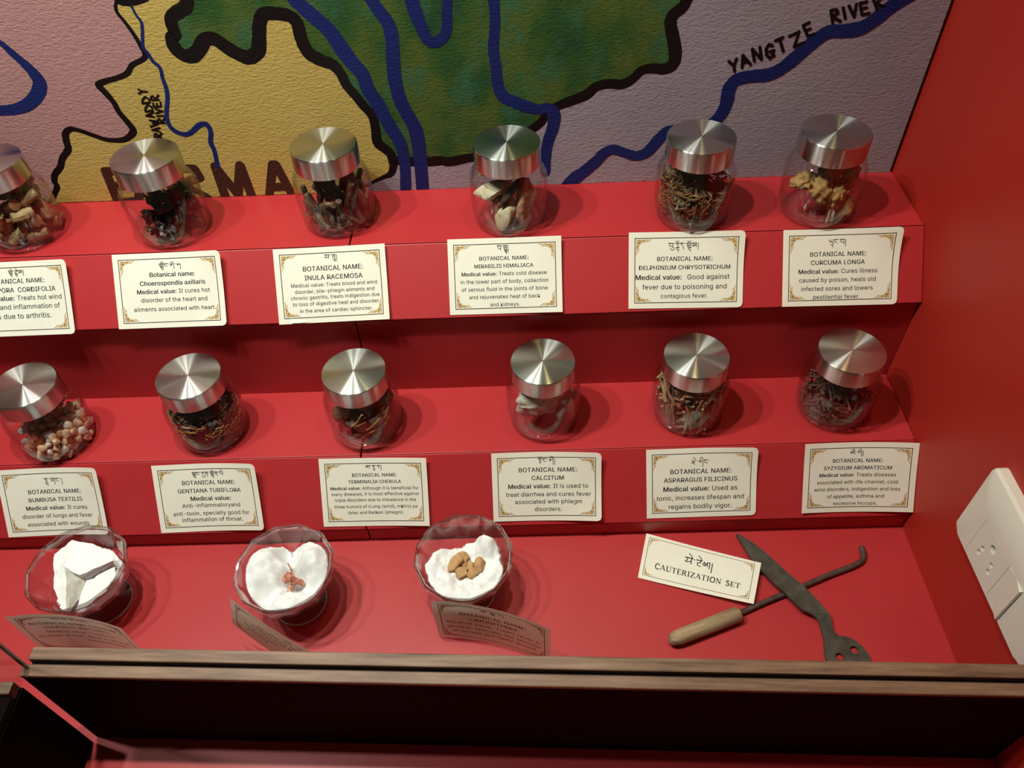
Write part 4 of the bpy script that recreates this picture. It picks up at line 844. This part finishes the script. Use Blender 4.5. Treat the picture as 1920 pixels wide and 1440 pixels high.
# curcuma
for i, (pos, d, roll, sx, sy, sz) in enumerate([((-.018, -.009, .036), (1, .1, .2), .3, .007, .005, .011), ((-.005, -.019, .031), (.7, -.1, -.6), .9, .0085, .006, .0115), ((.008, -.0190, .0255), (.3, .1, 1), 2.0, .0075, .0055, .0105),
    ((.016, -.0165, .0120), (.9, .2, .4), .7, .0085, .0055, .0105), ((.016, .010, .0140), (.5, .4, .2), 1.7, .0085, .006, .0100), ((.003, .012, .0210), (.4, -.6, .3), .1, .0085, .006, .0110), ((.019, -.004, .034), (.2, .2, 1), .1, .0065, .005, .0120), ((.004, -.005, .044), (1, .5, .1), 1.1, .0075, .005, .0120)]):
    rg = random.Random(70 + i); m = chunk(rg, sx * 1.08, sy * 1.05, sz * 1.05, .42, 1, 4, 1.9)
    for q_ in range(len(m.v)):
        v = Vector(m.v[q_]); m.v[q_] = tuple(v * (1 + .10 * math.sin(v.z * 900 + 5 * nz(v, 200, i))))
    ob = add_piece('curcuma', m, 'root_slice', 'turmeric', pos, d, roll, 'wrinkled ochre root slice in the last jar on the upper step', 'dried root', 'ochre root slices in one jar'); sharp(ob, 100)
add_piece('curcuma', sheet(random.Random(8), .0105, .0125, 3.3, .0004, .0004), 'paper_slip', 'paper_white', (.004, -.0232, .0110), (.2, -1, .0), 0, 'rolled white paper slip inside the ochre root jar', 'paper slip')
# bamboo resin
sp = [(.001, R0.uniform(.0022, .0038), 0 if R0.random() < .72 else 1) for i in range(190)]
pieces('bamboo', sp, 81, [(lambda r: chunk(r, .0042, .0032, .0044, .35, 6, 2), 'resin', True), (lambda r: chunk(r, .0040, .0030, .0046, .35, 6, 2), 'resin_white', True)], 'resin_lump',
       ['pale amber resin lump in the jar at the left edge, lower step', 'milky white resin lump in the jar at the left edge, lower step'], 'resin lump', ['amber resin lumps in one jar', 'milky resin lumps in one jar'], cand=9, zmax=.050, bias=(.003, .001))
# gentian
tangle('gentiana', 'dried_flower_mass', 'dark tangled dried flowers filling the jar above the Gentiana card', 'dried herb', ['gentian', 'gentian', 'herb_olive'], 300, .0004, .0010, .012, .030, .0062, .044, 7, 160, 1.0, leafw=.007, rin=.0290)
rg = random.Random(90)
for i in range(26):
    a = rg.uniform(-PI * .95, .35); zz = rg.uniform(.012, .040); R = .0288; pts = []; z = zz; da = rg.choice((-1, 1)) * rg.uniform(.05, .12)
    for q in range(9):
        pts.append((R * math.cos(a), R * math.sin(a), z)); a += da * rg.uniform(.4, 1.4); z = min(max(z + rg.uniform(-.0022, .0022), .008), .044); R = .0288 + rg.uniform(-.0007, .0007)
    o = MB().tube(pts, [rg.uniform(.0004, .0008) for _ in pts], 6).build('rootlet', M['orange_root'], None, True, loc=JP['gentiana'])
    tag(o, 'thin orange brown rootlet against the glass of the dark flower jar', 'dried root', 'orange rootlets in the dark flower jar')
# chebula
sp = [(.0045, .0078, 0) for i in range(13)]
pieces('chebula', sp, 101, [(lambda r: chunk(r, .0082, .0076, .0122, .16, 2, 3, 2.6), 'fruit', True)], 'dried_fruit', 'dark brown ovoid dried fruit in the jar at the seam, lower step', 'dried fruit', 'dark dried fruits in one jar', cand=60, zmax=.058)
rg = random.Random(33)
for i in range(9):
    a = rg.uniform(-1.9, -.5); R = .0292
    add_piece('chebula', stick(rg, rg.uniform(.005, .010), rg.uniform(.0004, .0008), .2, 6, 8, .2), 'straw_fibre', 'straw', (R * math.cos(a), R * math.sin(a), rg.uniform(.018, .044)), (-math.sin(a), math.cos(a), rg.uniform(.3, 1.2)), 0, 'straw coloured fibre against the glass of the dried fruit jar', 'dried fibre', 'straw fibres in the dried fruit jar')
# calcite
add_piece('calcite', chunk(random.Random(6), .0250, .0180, .0190, .30, 5, 4, 1.6), 'calcite_stone', 'calcite', (-.001, -.0065, .0350), (.1, -.25, 1), .4, 'grey cream stone lying high in the nearly empty jar', 'stone')
add_piece('calcite', chunk(random.Random(16), .0045, .0030, .0120, .5, 2, 3, 2.0), 'stone_chip', 'pink_chip', (.0235, -.0090, .0270), (-.25, .3, 1), .6, 'long pinkish stone chip beside the grey stone in its jar', 'stone')
add_piece('calcite', chunk(random.Random(17), .0085, .0060, .0095, .3, 4, 3, 2.0), 'stone_chip', 'calcite', (-.004, .006, .0145), (.3, .2, 1), .6, 'small grey stone at the bottom of the nearly empty jar', 'stone')
# asparagus
sp = [(R0.uniform(.009, .013), R0.uniform(.0011, .0017), 0 if R0.random() < .55 else 1) for i in range(210)]
pieces('asparagus', sp, 111, [(lambda r: stick(r, .0125, .0014, .22, 7, 9, .2, .3), 'red_root', True), (lambda r: stick(r, .0130, .0014, .15, 7, 9, .2, .3), 'olive_root', True)], 'thin_root',
       ['thin reddish tan root in the jar above the Asparagus card', 'thin olive tan root in the jar above the Asparagus card'], 'dried root', ['reddish thin roots in one jar', 'olive thin roots in one jar'], tilt=3.2, cand=6, zmax=.058)
# cloves
def clove(r):
    m = stick(r, .0052, .0011, .05, 7, 7, .12, .25); h = chunk(r, .0021, .0021, .0017, .2, 0, 2)
    return m.add([(a, b, c - .0060) for a, b, c in h.v], h.f)
sp = [(.0048, .0017, 0) for i in range(190)]
pieces('clove', sp, 121, [(clove, 'clove', True)], 'clove_bud', 'dark brown clove in the jar by the right wall', 'clove', 'cloves in one jar', cand=8, zmax=.050)

# ------------------------------------------------------------------ footed bowls
def make_bowl():
    r = empty('footed_bowl'); n = 12
    f = MB().lathe([(.0004, .0), (.0215, .0), (.0228, .0008), (.0226, .0022), (.0150, .0036), (.0085, .0062), (.0072, .0105), (.0090, .0140)], 48).build('foot', M['bowl_glass'], r, smooth=True); sharp(f, 40)
    def ang(a, z):
        s = 2 * PI / n; q = (a % s) - s / 2; return math.cos(s / 2) / math.cos(q) * 1.015
    m = MB(); k = 72
    prof = [(.0090, .0140), (.0175, .0190), (.0270, .0270), (.0345, .0390), (.0392, .0520), (.0408, .0590), (.0400, .0606), (.0384, .0604), (.0370, .0540), (.0322, .0395), (.0245, .0285), (.0150, .0215), (.0004, .0180)]
    vs = []
    for (q, z) in prof:
        for j in range(k):
            a = 2 * PI * j / k; w = ang(a, z); zz = z
            if z > .05: zz += .0011 * math.cos(n * a) * (z - .05) / .01
            vs.append((q * w * math.cos(a), q * w * math.sin(a), zz))
    fs = []
    for i in range(len(prof) - 1):
        for j in range(k): fs.append((i * k + j, i * k + (j + 1) % k, (i + 1) * k + (j + 1) % k, (i + 1) * k + j))
    b = m.add(vs, fs).build('bowl', M['bowl_glass'], r, smooth=True); sharp(b, 12)
    cor = [2 * PI * i / n for i in range(n)]; rv = []; rf = []
    ringp = [(.0394, .0555), (.0408, .0585), (.0409, .0604), (.0401, .0616), (.0388, .0614), (.0381, .0600), (.0383, .0575)]
    for q, z in ringp:
        for i, a in enumerate(cor):
            for da, kk, dz in ((-.06, 1.0, .0), (.06, 1.0, .0006)):
                w = ang(a + da, z); rv.append((q * w * math.cos(a + da), q * w * math.sin(a + da), z + dz))
    k2 = 2 * n
    for i in range(len(ringp)):
        for j in range(k2):
            i2 = (i + 1) % len(ringp); rf.append((i * k2 + j, i * k2 + (j + 1) % k2, i2 * k2 + (j + 1) % k2, i2 * k2 + j))
    MB().add(rv, rf).build('rim', M['rim_glass'], r)
    fe = MB().tube([(.0224 * math.cos(2 * PI * i / 48), .0224 * math.sin(2 * PI * i / 48), .0012) for i in range(49)], .0007, 8, cap=False).build('foot_edge', M['foot_rim'], f, True)
    return r
BP = [(-.7150, -.0545), (-.5405, -.0590), (-.3930, -.0530)]
bl0 = make_bowl()
for i, ((x, y), rz, lab) in enumerate(zip(BP, (.1, .35, .2), ('footed cut-glass bowl with white stones on cotton, leftmost on the floor', 'footed cut-glass bowl with cotton and reddish coral bits, middle of the three', 'footed cut-glass bowl with cotton and ochre pebbles, rightmost of the three'))):
    b = bl0 if i == 0 else copy_tree(bl0)
    b.location = (x, y, 0); b.rotation_euler = (0, 0, rz); tag(b, lab, 'glass bowl', 'footed glass bowls on the floor')
def bowl_r(z):
    P = [(.0004, .0182), (.0150, .0217), (.0245, .0288), (.0322, .0398), (.0370, .0543), (.0384, .0604)]
    for (a, b), (c, d) in zip(P, P[1:]):
        if z <= d: return a + (c - a) * max(0, (z - b)) / (d - b)
    return P[-1][0]
def cotton(i, seed, hf, label, fuzz=600):
    """puffy wad: a lumpy top sheet over the bowl's inside, with loose fibres"""
    x, y = BP[i]; nr, na = 34, 110; vs = []; rng = random.Random(seed)
    def top(a, t):
        px, py = t * math.cos(a), t * math.sin(a); h, lim = hf(px, py, a)
        n = nz((px * 60, py * 60, 0), 1.0, seed) * .5 + nz((px * 150, py * 150, 2), 1.0, seed) * .28 + nz((px * 420, py * 420, 2), 1.0, seed) * .10
        return h + .0115 * n * min(1, (1.05 - t / .036) * 2.5), lim
    def rim(a):
        lim = hf(.03 * math.cos(a), .03 * math.sin(a), a)[1]
        return lim * (1 + .10 * nz((math.cos(a) * 3, math.sin(a) * 3, 4), 1.5, seed) + .05 * nz((math.cos(a) * 12, math.sin(a) * 12, 4), 1.5, seed))
    for j in range(nr + 1):
        for k in range(na):
            a = 2 * PI * k / na; R = rim(a) * math.sin(PI / 2 * j / nr) if j else 0.0002
            z, _ = top(a, R)
            e = max(0, (j / nr - .72) / .28); z -= .010 * e ** 2.2
            mxr = bowl_r(z) * .95
            if R > mxr: R = mxr
            vs.append((R * math.cos(a), R * math.sin(a), z))
    F = [(j * na + k, j * na + (k + 1) % na, (j + 1) * na + (k + 1) % na, (j + 1) * na + k) for j in range(nr) for k in range(na)]
    base = len(vs)
    for j in range(1, 9):
        for k in range(na):
            a = 2 * PI * k / na; t = j / 8; v0 = vs[nr * na + k]; R0_ = math.hypot(v0[0], v0[1]); z = v0[2] * (1 - t) + .0200 * t
            R = min(R0_ * (1 - t ** 2 * .9), bowl_r(z) * .95)
            vs.append((R * math.cos(a), R * math.sin(a), z))
    for j in range(8):
        for k in range(na):
            s = (nr * na) if j == 0 else base + (j - 1) * na; d = base + j * na; F.append((s + k, s + (k + 1) % na, d + (k + 1) % na, d + k))
    F.append(tuple(base + 7 * na + k for k in range(na - 1, -1, -1)))
    m = MB().add(vs, F)
    for q in range(fuzz):
        j = rng.choice([rng.randrange(6, nr), rng.randrange(nr - 7, nr)]); k = rng.randrange(na); p = Vector(vs[j * na + k]); d = Vector((p.x * 25 + rng.gauss(0, .6), p.y * 25 + rng.gauss(0, .6), .5 + rng.gauss(0, .5))).normalized(); L = rng.uniform(.001, .0035); pts = []
        for s_ in range(4):
            pts.append(p.copy()); d = (d + Vector((rng.gauss(0, 1), rng.gauss(0, 1), rng.gauss(0, 1))) * .5).normalized(); p = p + d * L / 3
            h = math.hypot(p.x, p.y); lim = bowl_r(min(p.z, .0604)) * .96
            if h > lim: p.x *= lim / h; p.y *= lim / h
        m.tube(pts, .00004, 3, cap=False)
    o = m.build('cotton_wool', M['cotton'], None, True, loc=(x, y, 0)); tag(o, label, 'cotton wool'); return o
g2 = lambda px, py, cx, cy, s: math.exp(-((px - cx) ** 2 + (py - cy) ** 2) / (2 * s * s))
def h1(px, py, a): return .0385 + .014 * g2(px, py, -.010, .020, .010), .0335 - .012 * max(0, math.cos(a - PI * 1.02)) ** 2
def h2(px, py, a):
    h = .048 - .022 * g2(px, py, .003, -.004, .008) + .013 * g2(px, py, -.021, .010, .010) + .013 * g2(px, py, .021, .010, .010) + .009 * g2(px, py, .006, -.024, .009)
    h -= .020 * g2(px, py, -.004, .022, .006) + .018 * g2(px, py, -.014, -.018, .006) + .009 * g2(px, py, .022, -.012, .005)
    return h, .0392 - .009 * max(0, math.cos(a - PI * .56)) ** 4
def h3(px, py, a):
    h = .0465 - .009 * g2(px, py, .000, -.002, .010) + .013 * g2(px, py, .019, .019, .006) - .005 * g2(px, py, -.010, .024, .008) + .003 * g2(px, py, -.020, -.004, .010)
    return h, .0355 - .014 * max(0, math.cos(a - PI * .60)) ** 2 - .004 * max(0, math.cos(a - PI * .06)) ** 6
cotton(0, 5, h1, 'white cotton wad under the white stones in the leftmost bowl')
cotton(1, 9, h2, 'deep white cotton nest around the coral bits in the middle bowl')
cotton(2, 14, h3, 'white cotton nest under the ochre pebbles in the rightmost bowl')

# leftmost bowl: white stones, one with a facet coloured grey for its shade
bx, by = BP[0]
def stone(name, hulls, grey, label):
    bm = bmesh.new()
    for pts in hulls:
        vs = [bm.verts.new(p) for p in pts]; bmesh.ops.convex_hull(bm, input=vs)
    bmesh.ops.delete(bm, geom=[v for v in bm.verts if not v.link_faces], context='VERTS'); bm.normal_update()
    for f in bm.faces: f.material_index = 1 if grey(f.normal, f.calc_center_median()) else 0
    bmesh.ops.triangulate(bm, faces=bm.faces[:]); bmesh.ops.subdivide_edges(bm, edges=bm.edges[:], cuts=4, use_grid_fill=True)
    for v in bm.verts:
        p = v.co; v.co = p + Vector((nz(p, 180, 1), nz(p, 180, 2), nz(p, 180, 3))) * .0012 + Vector((nz(p, 700, 1), nz(p, 700, 2), nz(p, 700, 3))) * .0003
    me = bpy.data.meshes.new(name); bm.to_mesh(me); bm.free()
    for m in (M['gypsum'], M['gypsum_shade']): me.materials.append(m)
    o = bpy.data.objects.new(name, me); COL.objects.link(o); o.location = (bx, by, 0); tag(o, label, 'stone', 'white stones in the leftmost bowl'); return o
stone('gypsum_stone', [[(-.0290, .0180, .053), (-.0175, .0290, .055), (.0036, .0245, .057), (.0209, .0147, .058), (.0282, .0080, .057), (.0050, -.0062, .058), (-.0102, .0010, .060), (-.0230, .0050, .056), (-.020, .010, .040), (.020, .008, .046), (.004, .020, .042), (.002, -.004, .045)],
                       [(-.0102, .0010, .0598), (-.0230, .0050, .0560), (-.0155, -.0150, .0540), (-.0040, -.0325, .0500), (-.0005, -.0335, .0500), (-.0050, -.0120, .0570), (.0035, -.0015, .0500), (.0062, -.0140, .0470), (.0020, -.0325, .0475), (-.015, -.010, .042), (.002, -.024, .042)]],
      lambda n, c: n.x > .35 and n.z > .12 and c.y < -.004 and c.x > -.006, 'large white stone with a facet coloured as shade in the leftmost bowl')
stone('gypsum_stone', [[(.0085, -.0085, .0525), (.0300, .0030, .0555), (.0325, -.0060, .0545), (.0285, -.0185, .0520), (.0135, -.0310, .0500), (.0060, -.0325, .0485), (.0085, -.0150, .0500), (.012, -.014, .040), (.024, -.006, .044)]],
      lambda n, c: False, 'smaller smooth white stone at the front of the leftmost bowl')
# middle bowl: coral bits
bx2, by2 = BP[1]
for i, (dx, dy, dz, d, roll, s) in enumerate([(.0025, .0030, .0475, (-.45, .75, .6), 0, ('stick', .0072, .0009)), (-.0005, -.0010, .0440, (.7, -.3, .2), 0, ('ch', .0048, .0034, .0055)), (.0060, -.0030, .0440, (.9, -.3, .1), 1, ('ch', .0032, .0026, .0060)),
    (.0105, -.0050, .0440, (1, -.4, 0), .3, ('ch', .0026, .0022, .0050)), (.0035, -.0080, .0430, (.3, 1, .1), .5, ('stick', .0055, .0015)), (.0065, -.0070, .0450, (.8, .5, .2), .5, ('stick', .0050, .0013)), (.0020, -.0045, .0465, (.5, -.8, .2), .9, ('stick', .0050, .0011)), (.0045, -.0115, .0430, (.4, .9, .0), .9, ('stick', .0042, .0014))]):
    rg = random.Random(200 + i)
    m = stick(rg, s[1], s[2], .1, 8, 8, .25, .3) if s[0] == 'stick' else chunk(rg, s[1], s[2], s[3], .4, 3, 3)
    o = m.build('coral_bit', M['coral'], None, True, loc=(bx2 + dx, by2 + dy, dz)); sharp(o, 40); o.rotation_euler = orient(d, roll)
    tag(o, 'slim rusty coral twig on the cotton in the middle bowl' if s[0] == 'stick' else 'rusty coral lump on the cotton in the middle bowl', 'coral bit', 'coral twigs in the middle bowl' if s[0] == 'stick' else 'coral lumps in the middle bowl')
bx3, by3 = BP[2]
PEB = [(-.0085, .0015, .0052, .0078, 'upright flat ochre pebble at the left of the rightmost bowl'), (-.0030, .0075, .0050, .0042, 'rounded ochre pebble at the back of the rightmost bowl'), (-.0005, .0010, .0026, .0030, 'tiny ochre pebble amid the others in the rightmost bowl'),
       (-.0035, -.0060, .0058, .0048, 'ochre pebble at the front left of the rightmost bowl'), (.0042, -.0010, .0040, .0048, 'small ochre pebble at the centre right of the rightmost bowl'), (.0118, -.0005, .0046, .0060, 'squarish ochre pebble at the far right of the rightmost bowl'), (.0072, -.0072, .0056, .0036, 'low ochre pebble at the front right of the rightmost bowl')]
for i, (dx, dy, a, b, lab) in enumerate(PEB):
    o = chunk(random.Random(300 + i), a * 1.22, b * 1.22, .0050, .16, 9, 3).build('ochre_pebble', M['limonite'], None, True, loc=(bx3 + dx, by3 + dy, h3(dx, dy, 0)[0] + .0042)); sharp(o, 40)
    o.rotation_euler = (.2, -.1, (-.5, .4, 0, .5, .2, .1, .6)[i]); tag(o, lab, 'stone', 'ochre pebbles in the rightmost bowl')

# ------------------------------------------------------------------ cautery tools
def extr_outline(name, outline, holes, th, zfun, mat, parent=None):
    c = bpy.data.curves.new('t', 'CURVE'); c.dimensions = '2D'; c.fill_mode = 'BOTH'; c.extrude = th / 2
    for lp in [outline] + holes:
        s = c.splines.new('POLY'); s.points.add(len(lp) - 1); s.use_cyclic_u = True
        for p, q in zip(s.points, lp): p.co = (q[0], q[1], 0, 1)
    ob = bpy.data.objects.new('t', c); COL.objects.link(ob); bpy.context.view_layer.update()
    ev = ob.evaluated_get(bpy.context.evaluated_depsgraph_get()); me = bpy.data.meshes.new_from_object(ev)
    bpy.data.objects.remove(ob); bpy.data.curves.remove(c)
    for v in me.vertices: v.co.z += th / 2 + zfun(v.co.x, v.co.y)
    me.materials.clear(); me.materials.append(mat); me.name = name
    o = bpy.data.objects.new(name, me); COL.objects.link(o)
    if parent: o.parent = parent
    return o
K = [(p[0], p[1]) for p in smooth_line(m4(KNIFE) + [m4(KNIFE)[0]], 2)][:-1]
kt, ke = Vector(K[0]), Vector((-.080, -.130))
def kz(x, y):
    t = (Vector((x, y)) - kt).dot((ke - kt).normalized()) / (ke - kt).length
    for (a, za), (b, zb) in zip([(-.2, .001), (0, .0022), (.45, .0064), (.66, .0062), (.80, .0010), (1.2, .0004)], [(0, .0022), (.45, .0064), (.66, .0062), (.80, .0010), (1.2, .0004), (3, .0004)]):
        if t <= b: return za + (zb - za) * (t - a) / (b - a)
    return .0004
holes = [[(h[0] + .0034 * math.cos(-a), h[1] + .0031 * math.sin(-a)) for a in [2 * PI * q / 20 for q in range(20)]] for h in m4(HOLES)]
kb = extr_outline('cautery_knife', K, holes, .0028, kz, M['iron']); bevel(kb, .0006, 2)
tag(kb, 'dark iron pointed blade with a flared two-hole end, lying across the hook', 'cautery tool')
hk = empty('cautery_hook', (-.1965, -.0935, 0)); tag(hk, 'thin bent iron hook with a pale wooden handle under the blade', 'cautery tool')
hx = Vector(hk.location)
rp = [Vector((p[0], p[1], .0032)) - hx for p in smooth_line(m4(ROD), 4)]
h0, h1_ = [Vector((p[0] * 1e-4, p[1] * 1e-4, .0066)) - hx for p in HAND]
rod = MB().tube([h0.lerp(h1_, .12)] + rp[1:], [.0024] * (len(rp) - 6) + [.0025, .0026, .0026, .0026, .0025, .0022], 14).build('rod', M['rust_iron'], hk, True); sharp(rod, 50)
ax = (h1_ - h0); L = ax.length
hp = [(.0004, 0), (.0050, 0), (.0060, .0006), (.0064, .0020), (.0066, .020), (.0066, L - .012), (.0062, L - .0075), (.0052, L - .0036), (.0034, L - .0010), (.0004, L)]
hd = MB().lathe(hp, 28).build('handle', M['pale_wood'], hk, True); sharp(hd, 45); hd.location = h0; hd.rotation_euler = ax.to_track_quat('Z', 'Y').to_euler()

# ------------------------------------------------------------------ socket on the right wall
sk = empty('wall_socket', (0, -.110, .130)); tag(sk, 'white plug socket and rocker switch plate on the red right wall', 'socket')
# local: u runs towards the viewer (-y), v up, w out of the wall (-x)
def uvw(u, v, w): return (-w, -u, v)
def rrect(u0, u1, v0, v1, r, n=6):
    o = []
    for cx, cy, a0 in ((u1 - r, v1 - r, 0), (u0 + r, v1 - r, PI / 2), (u0 + r, v0 + r, PI), (u1 - r, v0 + r, 1.5 * PI)):
        o += [(cx + r * math.cos(a0 + PI / 2 * q / n), cy + r * math.sin(a0 + PI / 2 * q / n)) for q in range(n + 1)]
    return o
U0, U1, V0, V1 = -.0565, .0640, -.0375, .0375
iu0, iu1, iv0, iv1 = -.0310, .0260, -.0315, .0085
m = MB(); rings = [(rrect(U0, U1, V0, V1, .005), 0), (rrect(U0, U1, V0, V1, .005), .0065), (rrect(U0 + .0012, U1 - .0012, V0 + .0012, V1 - .0012, .004), .0090), (rrect(U0 + .010, U1 - .010, V0 + .004, V1 - .012, .003), .0125), (rrect(iu0, iu1, iv0, iv1, .0004), .0125), (rrect(iu0, iu1, iv0, iv1, .0004), .0080)]
vs = [uvw(a, b, w) for rg_, w in rings for a, b in rg_]; n = len(rings[0][0]); fs = []
for i in range(len(rings) - 1):
    for j in range(n): fs.append((i * n + j, i * n + (j + 1) % n, (i + 1) * n + (j + 1) % n, (i + 1) * n + j))
pl = m.add(vs, fs).build('cover_plate', M['white_plastic'], sk, True); sharp(pl, 22)
sp_u = .0066
def circ(u, v, r): return [(u + r * math.cos(-q * 2 * PI / 18), v + r * math.sin(-q * 2 * PI / 18)) for q in range(18)]
pins = [(-.0198, -.0181, .0022), (-.0188, -.0119, .0022), (-.0116, -.0012, .0034), (-.0038, -.0183, .0022), (-.0049, -.0113, .0022)]
sm_ = extr_outline('socket_module', [(iu0 + .0003, iv0 + .0003), (sp_u - .0002, iv0 + .0003), (sp_u - .0002, iv1 - .0003), (iu0 + .0003, iv1 - .0003)], [circ(*p) for p in pins], .004, lambda a, b: 0, M['white_plastic'], sk)
for v in sm_.data.vertices: a, b, w = v.co; v.co = uvw(a, b, w + .0086)
MB().add([uvw(a, b, .0084) for a, b in ((iu0, iv0), (sp_u, iv0), (sp_u, iv1), (iu0, iv1))], [(0, 1, 2, 3)]).build('pin_hole_shade', M['hole'], sk)  # black sheet, puts the shade inside the pin holes into colour
m = MB(); a0, a1, b0, b1 = sp_u + .0003, iu1 - .0003, iv0 + .0003, iv1 - .0003
m.add([uvw(*p) for p in ((a0, b0, .0070), (a1, b0, .0070), (a1, b1, .0070), (a0, b1, .0070), (a0, b0, .0128), ((a0 + a1) / 2, b0, .0124), (a1, b0, .0150), (a1, b1, .0150), ((a0 + a1) / 2, b1, .0124), (a0, b1, .0128))],
      [(0, 3, 2, 1), (4, 5, 8, 9), (5, 6, 7, 8), (0, 1, 6, 5, 4), (2, 3, 9, 8, 7), (1, 2, 7, 6), (3, 0, 4, 9)]).build('rocker_switch', M['white_plastic'], sk)

# ------------------------------------------------------------------ low barriers with wooden tops
P0 = Vector((-.6812, -.1498, 0)); P1 = Vector((-.0006, -.1772, 0)); LB = (P1 - P0).length
rb = math.atan2(P1.y - P0.y, P1.x - P0.x)
br = empty('case_front', P0, rb); tag(br, 'long black case front with a two-strip brown wooden top along the bottom', 'case front')
ZT = .120
bevel(MB().box(0, LB, -.0092, 0, ZT - .010, ZT).build('wood_strip', M['wood'], br), .0008)
bevel(MB().box(-.001, LB, -.0205, -.0122, ZT - .0045, ZT - .0005).build('wood_strip', M['wood'], br), .0008)
MB().box(.0005, LB, -.0122, -.0092, ZT - .0085, ZT - .0060).build('glass_channel', M['groove'], br)
MB().box(.0002, LB, -.0122, -.0008, 0.0, ZT - .0106).box(.0002, LB, -.0204, -.0124, 0.0, ZT - .0047).build('front_panel', M['black'], br)
br2 = empty('case_front', (-.6845, -.1740, 0)); tag(br2, 'black side case front with a brown wooden top at the bottom left corner', 'case front')
bevel(MB().box(-.10, 0, -.0085, 0, ZT - .010, ZT).build('wood_strip', M['wood'], br2), .0008)
MB().box(-.10, 0.0012, -.40, -.0002, 0, ZT - .0104).build('front_panel', M['black'], br2)
MB().box(-.10, 0.0004, -.40, -.0088, ZT - .0104, ZT - .004).build('top_panel', M['black'], br2)
gp = empty('glass_pane', (-.6795, -.1640, ZT - .006)); tag(gp, 'clear glass pane edge rising at the left end of the wooden top', 'glass pane')
MB().box(-.0015, .0015, -.0012, 0, 0, .30).build('polished_edge', M['pane_edge'], gp)
MB().box(-.0015, .0015, -.15, -.0012, 0.0062, .30).build('glass_sheet', M['pane_glass'], gp)
